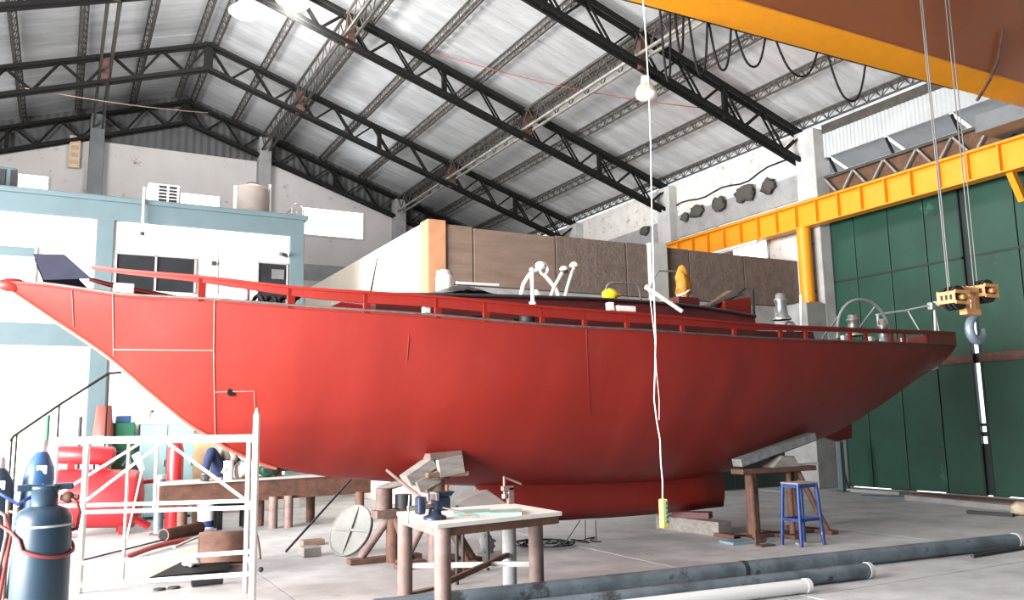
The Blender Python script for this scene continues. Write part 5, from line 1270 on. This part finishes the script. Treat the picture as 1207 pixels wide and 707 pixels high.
# timber blocks on top, wedged along the bilge
def px_block(c0, c1, v, w, h, m_, label, dz=0):
    a = AV(*c0, v); b = AV(*c1, v); return tag(MB().bar(a + Vector((0, 0, dz)), b + Vector((0, 0, dz)), w, h, (0, 0, 1)).build('timber_block', m_), label, 'block')
tv = T2.y
px_block((489, 574), (513, 561), tv, .24, .13, M_WOOD, 'lowest pale timber chock on the trestle behind work table')
px_block((478, 566), (508, 545), tv + .05, .24, .12, M_WOOD, 'long tilted pale timber chock leaning up to the hull')
px_block((503, 538), (540, 534), tv + .02, .22, .07, M_PINKST, 'topmost flat timber chock pressed against the hull')
px_block((513, 552), (541, 546), tv - .02, .26, .20, M_WOOD, 'thick squared timber chock with sawn end facing the table')
a = AV(512, 560, tv); 
tag(MB().bbox(T2 + Vector((-.16, -.14, ht2)), T2 + Vector((.36, .14, ht2 + .06)), .01).build('timber_block', M_WOODB), 'brown timber pad on the trestle cap', 'block')
a = GZ(482, 612, .74); a = AV(456, 554, 9.0); b = AV(503, 592, 8.2)
tag(MB().tube([a, b], .018, 8).build('slanting_bar', M_PINKST), 'thin pink bar slanting from the hull down to the work table', 'bar')

# ------------------------------------------------------------------ work table with vise and clamp
TZ = .79
c4 = [GZ(468, 603, TZ), GZ(515, 618, TZ), Vector((4.10, 6.70, TZ)), GZ(604, 593, TZ)]
wt = thing('work_table', Vector((3.4, 7.1, 0)), 'heavy steel work table on four thick pipe legs before the hull', 'table')
MB().prism([Vector((p.x, p.y, TZ)) for p in c4], (0, 0, -.035)).build('top_plate', M_WHITEP, wt)
ctr = sum(c4, Vector()) / 4
for i in range(4):
    a, b = c4[i].lerp(ctr, .06), c4[(i + 1) % 4].lerp(ctr, .06)
    MB().bar(Vector((a.x, a.y, TZ - .07)), Vector((b.x, b.y, TZ - .07)), .04, .07).build('apron', M_RUST if i in (1, 2) else M_PINKST, wt)
lp = [c4[0].lerp(ctr, .10), c4[1].lerp(ctr, .12), Vector((3.99, 7.0, TZ)), Vector((4.0, 7.55, TZ))]
for i, p in enumerate(lp):
    MB().cyl((p.x, p.y, .012), (p.x, p.y, TZ - .036), .07, n=20).build('leg', [M_PINKST, M_PINKST, M_PINKST, M_CONC][i], wt)
    MB().cyl((p.x, p.y, 0), (p.x, p.y, .012), .11 if i != 2 else .065, n=20).build('foot_plate', M_RUST, wt)
for i, j in ((0, 2), (1, 3)):
    MB().bar(Vector((lp[i].x, lp[i].y, .30)), Vector((lp[j].x, lp[j].y, .30 + .02 * i)), .035, .045).build('stretcher', M_CONCL if i == 0 else M_RUST, wt)
# vise
vb_ = c4[1].lerp(c4[0], .25).lerp(ctr, .16); V_ = Vector((vb_.x, vb_.y, TZ + .001))
t = thing('bench_vise', V_, 'blue and bare steel bench vise bolted to the work table corner', 'vise')
MB().lathe([(.10, 0), (.10, .025), (.06, .04), (.05, .09)], V_, 20).build('base', M_VISE, t)
MB().bbox(V_ + Vector((-.02, -.055, .07)), V_ + Vector((.13, .055, .19)), .02).build('body', M_VISE, t)
MB().bbox(V_ + Vector((-.17, -.055, .05)), V_ + Vector((-.10, .055, .20)), .02).build('moving_jaw', M_VISE, t)
MB().bbox(V_ + Vector((-.10, -.075, .16)), V_ + Vector((-.07, .075, .23)), .006).build('jaw_plate', M_STEEL, t); MB().bbox(V_ + Vector((-.02, -.075, .16)), V_ + Vector((.01, .075, .23)), .006).build('jaw_plate', M_STEEL, t)
MB().prism([V_ + Vector((.0, -.05, .19)), V_ + Vector((.13, -.05, .19)), V_ + Vector((.17, -.05, .23)), V_ + Vector((.0, -.05, .23))], (0, .1, 0)).build('anvil', M_VISE, t)
MB().cyl(V_ + Vector((-.25, 0, .11)), V_ + Vector((0, 0, .11)), .02, n=12).build('screw', M_STEEL, t); MB().cyl(V_ + Vector((-.24, -.02, .22)), V_ + Vector((-.24, .02, -.02)), .009, n=8).build('handle', M_STEEL, t)
MB().cyl(V_ + Vector((.05, -.06, .10)), V_ + Vector((.32, -.22, .02)), .009, n=8).build('lock_lever', M_STEEL, t)
# clamp standing at the back right edge
cl = c4[3].lerp(c4[2], .02).lerp(ctr, .05); C_ = Vector((cl.x, cl.y, TZ + .001))
t = thing('screw_clamp', C_, 'pale steel screw clamp gripping the back edge of work table', 'clamp')
ck = AV(592, 562, C_.y).z
MB().bbox(C_ + Vector((-.05, -.03, 0)), C_ + Vector((.02, .03, .17)), .01).build('frame', M_PINKST, t); MB().bbox(C_ + Vector((-.11, -.03, .13)), C_ + Vector((.02, .03, .18)), .01).build('arm', M_PINKST, t)
MB().cyl(C_ + Vector((-.08, 0, .10)), C_ + Vector((-.08, 0, ck - TZ)), .014, n=10).build('screw', M_PINKST, t)
MB().cyl(C_ + Vector((-.09, 0, ck - TZ)), C_ + Vector((.10, -.03, ck - TZ - .08)), .011, n=8).build('handle', M_PINKST, t); MB().lathe([(.03, .06), (.03, .10)], C_ + Vector((-.08, 0, 0)), 12).build('pad', M_STEEL, t)
# glass plates on the table
for k, (xa, xb) in enumerate(((536, 578), (580, 615))):
    q = [GZ(xa, 604, TZ + .002), GZ(xa - 2, 608, TZ + .002), GZ(xb, 607, TZ + .002), GZ(xb, 602, TZ + .002)]
    tag(MB().prism(q, (0, 0, .025)).build('glass_plate', M_GLASSG), ['longer pale green plate on the table edge by the vise', 'shorter pale green plate on the table edge farther from vise'][k], 'plate')
# grey board leaning behind table
a = AV(538, 592, 8.1); q = [AV(538, 593, 8.0), AV(598, 594, 8.0), AV(574, 577, 8.55), AV(545, 580, 8.55)]
t = thing('grey_board', Vector((q[0].x + .3, 8.2, 0)), 'grey sloping board on a block behind the work table', 'board')
MB().prism(q, (0, 0, -.03)).build('panel', M_CONC, t)
for p in q: MB().cyl((p.x, p.y, 0), (p.x, p.y, p.z - .02), .02, n=8).build('leg', M_DARK, t)
# scrap between table legs
for k, (x, y, m_) in enumerate(((540, 678, M_RUST), (551, 676, M_PINKST), (532, 684, M_RUST))):
    p = GZ(x, y); tag(MB().cyl(p + Vector((-.08, 0, .05)), p + Vector((.06, .05, .05)), .048, n=16).build('pipe_stub', m_), ['rusty pipe stub on floor under the work table middle', 'pale pipe stub on floor under the work table', 'rusty pipe stub on floor behind the front table leg'][k], 'pipe')
p = GZ(480, 702); tag(MB().bar(p + Vector((-.08, 0, .012)), GZ(512, 694) + Vector((0, 0, .012)), .07, .022).build('timber_batten', M_WOODB), 'brown batten on the floor at the table foot', 'batten')
p = GZ(574, 652); tag(MB().ball(p + Vector((0, 0, .12)), .13, (.7, .7, 1.0), 14, .8, 11).build('crumpled_bag', M_CONC), 'crumpled grey bag on the floor behind the table leg', 'bag')
# tangle of wire on the floor with strands up to the keel
pts = []
for k in range(60):
    t_ = k / 59; x = 612 + 92 * t_; y = 641 - 5 * t_ + 2.2 * math.sin(k * .55) + 1.2 * math.sin(k * .9); p = GZ(x + 5 * math.sin(k * 1.3), y, .012); pts.append(p)
w_ = thing('wire_tangle', GZ(660, 640), 'tangle of thin black wire on the floor below the keel', 'wire')
MB().tube(pts, .008, 5).build('wire', M_RUBBER, w_)
pts = [GZ(640 + 30 * math.cos(k * .62) * (1 + .3 * math.sin(k)), 640 + 5 * math.sin(k * .62), .02 + .01 * (k % 3)) for k in range(40)]
MB().tube(pts, .008, 5).build('wire', M_RUBBER, w_)
for x0, x1, y0 in ((668, 684, 637), (690, 690, 636), (703, 702, 636)):
    a = GZ(x0, y0, .015); b = AV(x1, 613, VC - .15); MB().tube([a, b], .006, 5).build('strand', M_RUBBER, w_)

# ------------------------------------------------------------------ keel blocks and stern trestle
a = GZ(806, 622); b = GZ(858, 633)
kb_ = MB(); d = (b - a); 
def tim(p0, p1, w, h, z, m_, label, nm='keel_block', cat='block'):
    return tag(MB().bar(Vector((p0.x, p0.y, z + h / 2)), Vector((p1.x, p1.y, z + h / 2)), w, h).build(nm, m_), label, cat)
tim(Vector((8.1, 10.35, 0)), Vector((8.22, 9.12, 0)), .26, .19, 0, M_WOOD, 'long grey squared timber block on floor under the keel heel')
tim(Vector((8.05, 10.0, 0)), Vector((8.35, 9.55, 0)), .22, .085, .191, M_DARKRED, 'red stained timber pad on the grey keel block')
T3 = Vector((8.62, 8.75, 0)); ht3 = AV(900, 551, T3.y).z
T3.x = AV(905, 560, T3.y).x
xa = AV(868, 551, T3.y).x; xb = AV(955, 551, T3.y).x
t3 = thing('hull_trestle', T3, 'brown steel trestle with flat top bar under the stern bilge', 'trestle')
MB().bbox((xa, T3.y - .12, ht3 - .07), (xb, T3.y + .12, ht3), .01).build('top_bar', M_RUST, t3)
for x, r_, m_ in ((885, .085, M_RUST), (935, .085, M_RUST)):
    q = AV(x, 560, T3.y); MB().cyl((q.x, T3.y, .05), (q.x, T3.y, ht3 - .07), r_ if x < 900 else .06, n=16).build('post', m_, t3)
for xt, xf, dy in ((882, 868, -.35), (893, 908, .4), (927, 912, -.35), (938, 956, -.30), (940, 958, .35)):
    q = AV(xt, 556, T3.y); f_ = AV(xf, 630, T3.y); MB().cyl((f_.x, T3.y + dy, .05), (q.x, T3.y + dy * .1, ht3 - .07), .04, n=12).build('leg', M_RUST, t3)
xl, xm1, xm2, xr = (AV(x, 600, T3.y).x for x in (866, 898, 905, 960))
MB().bbox((xl, T3.y - .42, 0), (xl + .14, T3.y + .45, .05), .006).build('base_beam', M_RUST, t3); MB().bbox((xm2, T3.y - .45, 0), (xm2 + .14, T3.y + .45, .05), .006).build('base_beam', M_RUST, t3)
MB().bbox((xl, T3.y - .1, 0), (xr, T3.y + .05, .05), .006).build('base_beam', M_RUST, t3); MB().bbox((xr - .14, T3.y - .4, 0), (xr, T3.y + .42, .05), .006).build('base_beam', M_RUST, t3)
# timbers on that trestle
tv = T3.y
a = AV(869, 549, tv); b = AV(956, 514, tv)
tag(MB().bar(a + Vector((0, 0, .04)), b, .18, .10).build('timber_plank', M_GREYWOOD), 'long grey plank tilted up along the stern bilge on the trestle', 'plank')
q0 = AV(914, 550, tv)
pb2 = [AV(911, 549, tv - .11), AV(943, 549, tv - .11), AV(936, 537, tv - .11), AV(923, 537, tv - .11)]
for p in pb2[:2]: p.z = ht3 + .001
tag(MB().prism(pb2, (0, .22, 0)).build('timber_wedge', M_WOOD), 'pale wedge block on the trestle top bar under tilted plank', 'wedge')
tag(MB().bar(AV(925, 549, tv - .05) + Vector((0, 0, .0)), AV(962, 546, tv - .05), .1, .02).build('steel_strip', M_ALU), 'thin pale steel strip jutting past the trestle top bar', 'strip')
# blue stool
s0 = GZ(955, 644); 
t = thing('blue_stool', s0 + Vector((.05, .15, 0)), 'paint spattered blue tube stool beside the stern trestle', 'stool')
sh_ = px_h(s0, 955, 571); cs = s0 + Vector((.06, .17, 0))
ft = [cs + Vector(v) for v in ((-.20, -.16, 0), (.20, -.16, 0), (.20, .16, 0), (-.20, .16, 0))]; tp_ = [cs + Vector((v[0] * .8, v[1] * .8, sh_)) for v in ((-.20, -.16), (.20, -.16), (.20, .16), (-.20, .16))]
for i in range(4): MB().cyl(ft[i], tp_[i], .024, n=10).build('leg', M_BLUEST, t)
for i in range(4):
    j = (i + 1) % 4; MB().bar(ft[i].lerp(tp_[i], .42), ft[j].lerp(tp_[j], .42), .02, .035).build('stretcher', M_BLUEST, t); MB().bar(tp_[i] - Vector((0, 0, .02)), tp_[j] - Vector((0, 0, .02)), .03, .045).build('seat_rail', M_BLUEST, t)
MB().bbox((tp_[0].x - .02, tp_[0].y - .02, sh_), (tp_[2].x + .03, tp_[2].y + .02, sh_ + .022), .008).build('seat', M_WOOD, t)
tim(GZ(856, 641), GZ(902, 637), .30, .03, 0, M_BLUEPL, 'pale blue board lying on floor before the stern trestle', 'blue_board', 'board')
a = GZ(898, 645); t = thing('steel_offcut', a, 'rusty angle steel offcut on the floor beside pale blue board', 'offcut')
MB().bbox(a, a + Vector((.24, .12, .02)), .004).build('flange', M_RUST, t); MB().bbox(a + Vector((.0, .1, .02)), a + Vector((.06, .12, .20)), .004).build('web', M_RUST, t)
tim(GZ(940, 642), GZ(972, 641), .12, .025, 0, M_WOOD, 'short pale batten on floor under the blue stool', 'timber_batten', 'batten')
# prop at the door
p = GZ(994, 579); zt4 = AV(992, 520, p.y).z
t = thing('steel_prop', p, 'pale blue grey steel prop standing by the green door edge', 'prop')
MB().bbox(p + Vector((-.06, -.05, .02)), Vector((p.x + .06, p.y + .05, zt4)), .01).build('post', M_GREYBLUE, t); MB().bbox(p + Vector((-.18, -.15, 0)), p + Vector((.18, .15, .02)), .005).build('base_plate', M_GREYBLUE, t); MB().bar(p + Vector((.22, 0, .01)), p + Vector((.04, 0, .45)), .03, .03).build('stay', M_GREYBLUE, t)

# ------------------------------------------------------------------ pipes and boards on the right
def pipe(x0, y0, x1, y1, r, m_, label, bands=(), end=M_CONCL):
    a = GZ(x0, y0, r); b = GZ(x1, y1, r); t = thing('long_pipe', (a.x, a.y, 0), label, 'pipe'); L_ = (b - a).length; d_ = (b - a).normalized()
    MB().cyl(a, b, r, n=24).build('shell', m_, t)
    for f_ in bands: q = a + d_ * L_ * f_; MB().cyl(q, q + d_ * .05, r * 1.05, n=24).build('joint_band', M_DARK, t)
    MB().cyl(b - d_ * .04, b + d_ * .01, r * 1.08, n=24).build('end_collar', end, t); MB().cyl(b + d_ * .011, b + d_ * .013, r * .85, n=20).build('bore', M_RUBBER, t)
    return t
pipe(440, 718, 1198, 637, .085, M_PIPE, 'longest grey galvanised pipe lying across the floor before the yacht', (.48,))
pipe(520, 730, 1024, 672, .075, M_PIPE, 'shorter grey pipe with dark open end between two longer pipes', (), M_CONCL)
pipe(430, 752, 952, 690, .062, M_PVC, 'smooth white plastic pipe lying nearest the grey pipes', (), M_PVC)
a = GZ(1146, 655, .022); b = GZ(1215, 644, .022)
tag(MB().cyl(a, b, .022, n=12).build('steel_rod', M_DARK), 'short dark steel rod on floor beside the longest grey pipe', 'rod')
board('threshold_board', GZ(996, 578), GZ(1066, 583), .32, .06, M_CONC, 'grey board lying along the foot of green door', 'board')
board('threshold_board', GZ(1016, 585), GZ(1075, 587), .25, .03, M_GREYBLUE, 'thin bluish board on floor before the green door', 'board')
board('threshold_board', GZ(1070, 589), GZ(1215, 604), .14, .09, M_CONC, 'long grey beam lying before the green door', 'beam')
board('threshold_board', GZ(1080, 583), GZ(1210, 594), .30, .04, M_RUST, 'rusty strip lying against the green door foot', 'strip')
board('threshold_board', GZ(1141, 605), GZ(1195, 609), .10, .05, M_DARK, 'short dark beam on floor before the long grey beam', 'beam')
p = GZ(1203, 607); tag(MB().ball(p + Vector((0, 0, .10)), .17, (1.0, .8, .65), 14, .5, 21).build('stone', M_CARD), 'tan broken stone on floor at the end of long grey beam', 'stone')
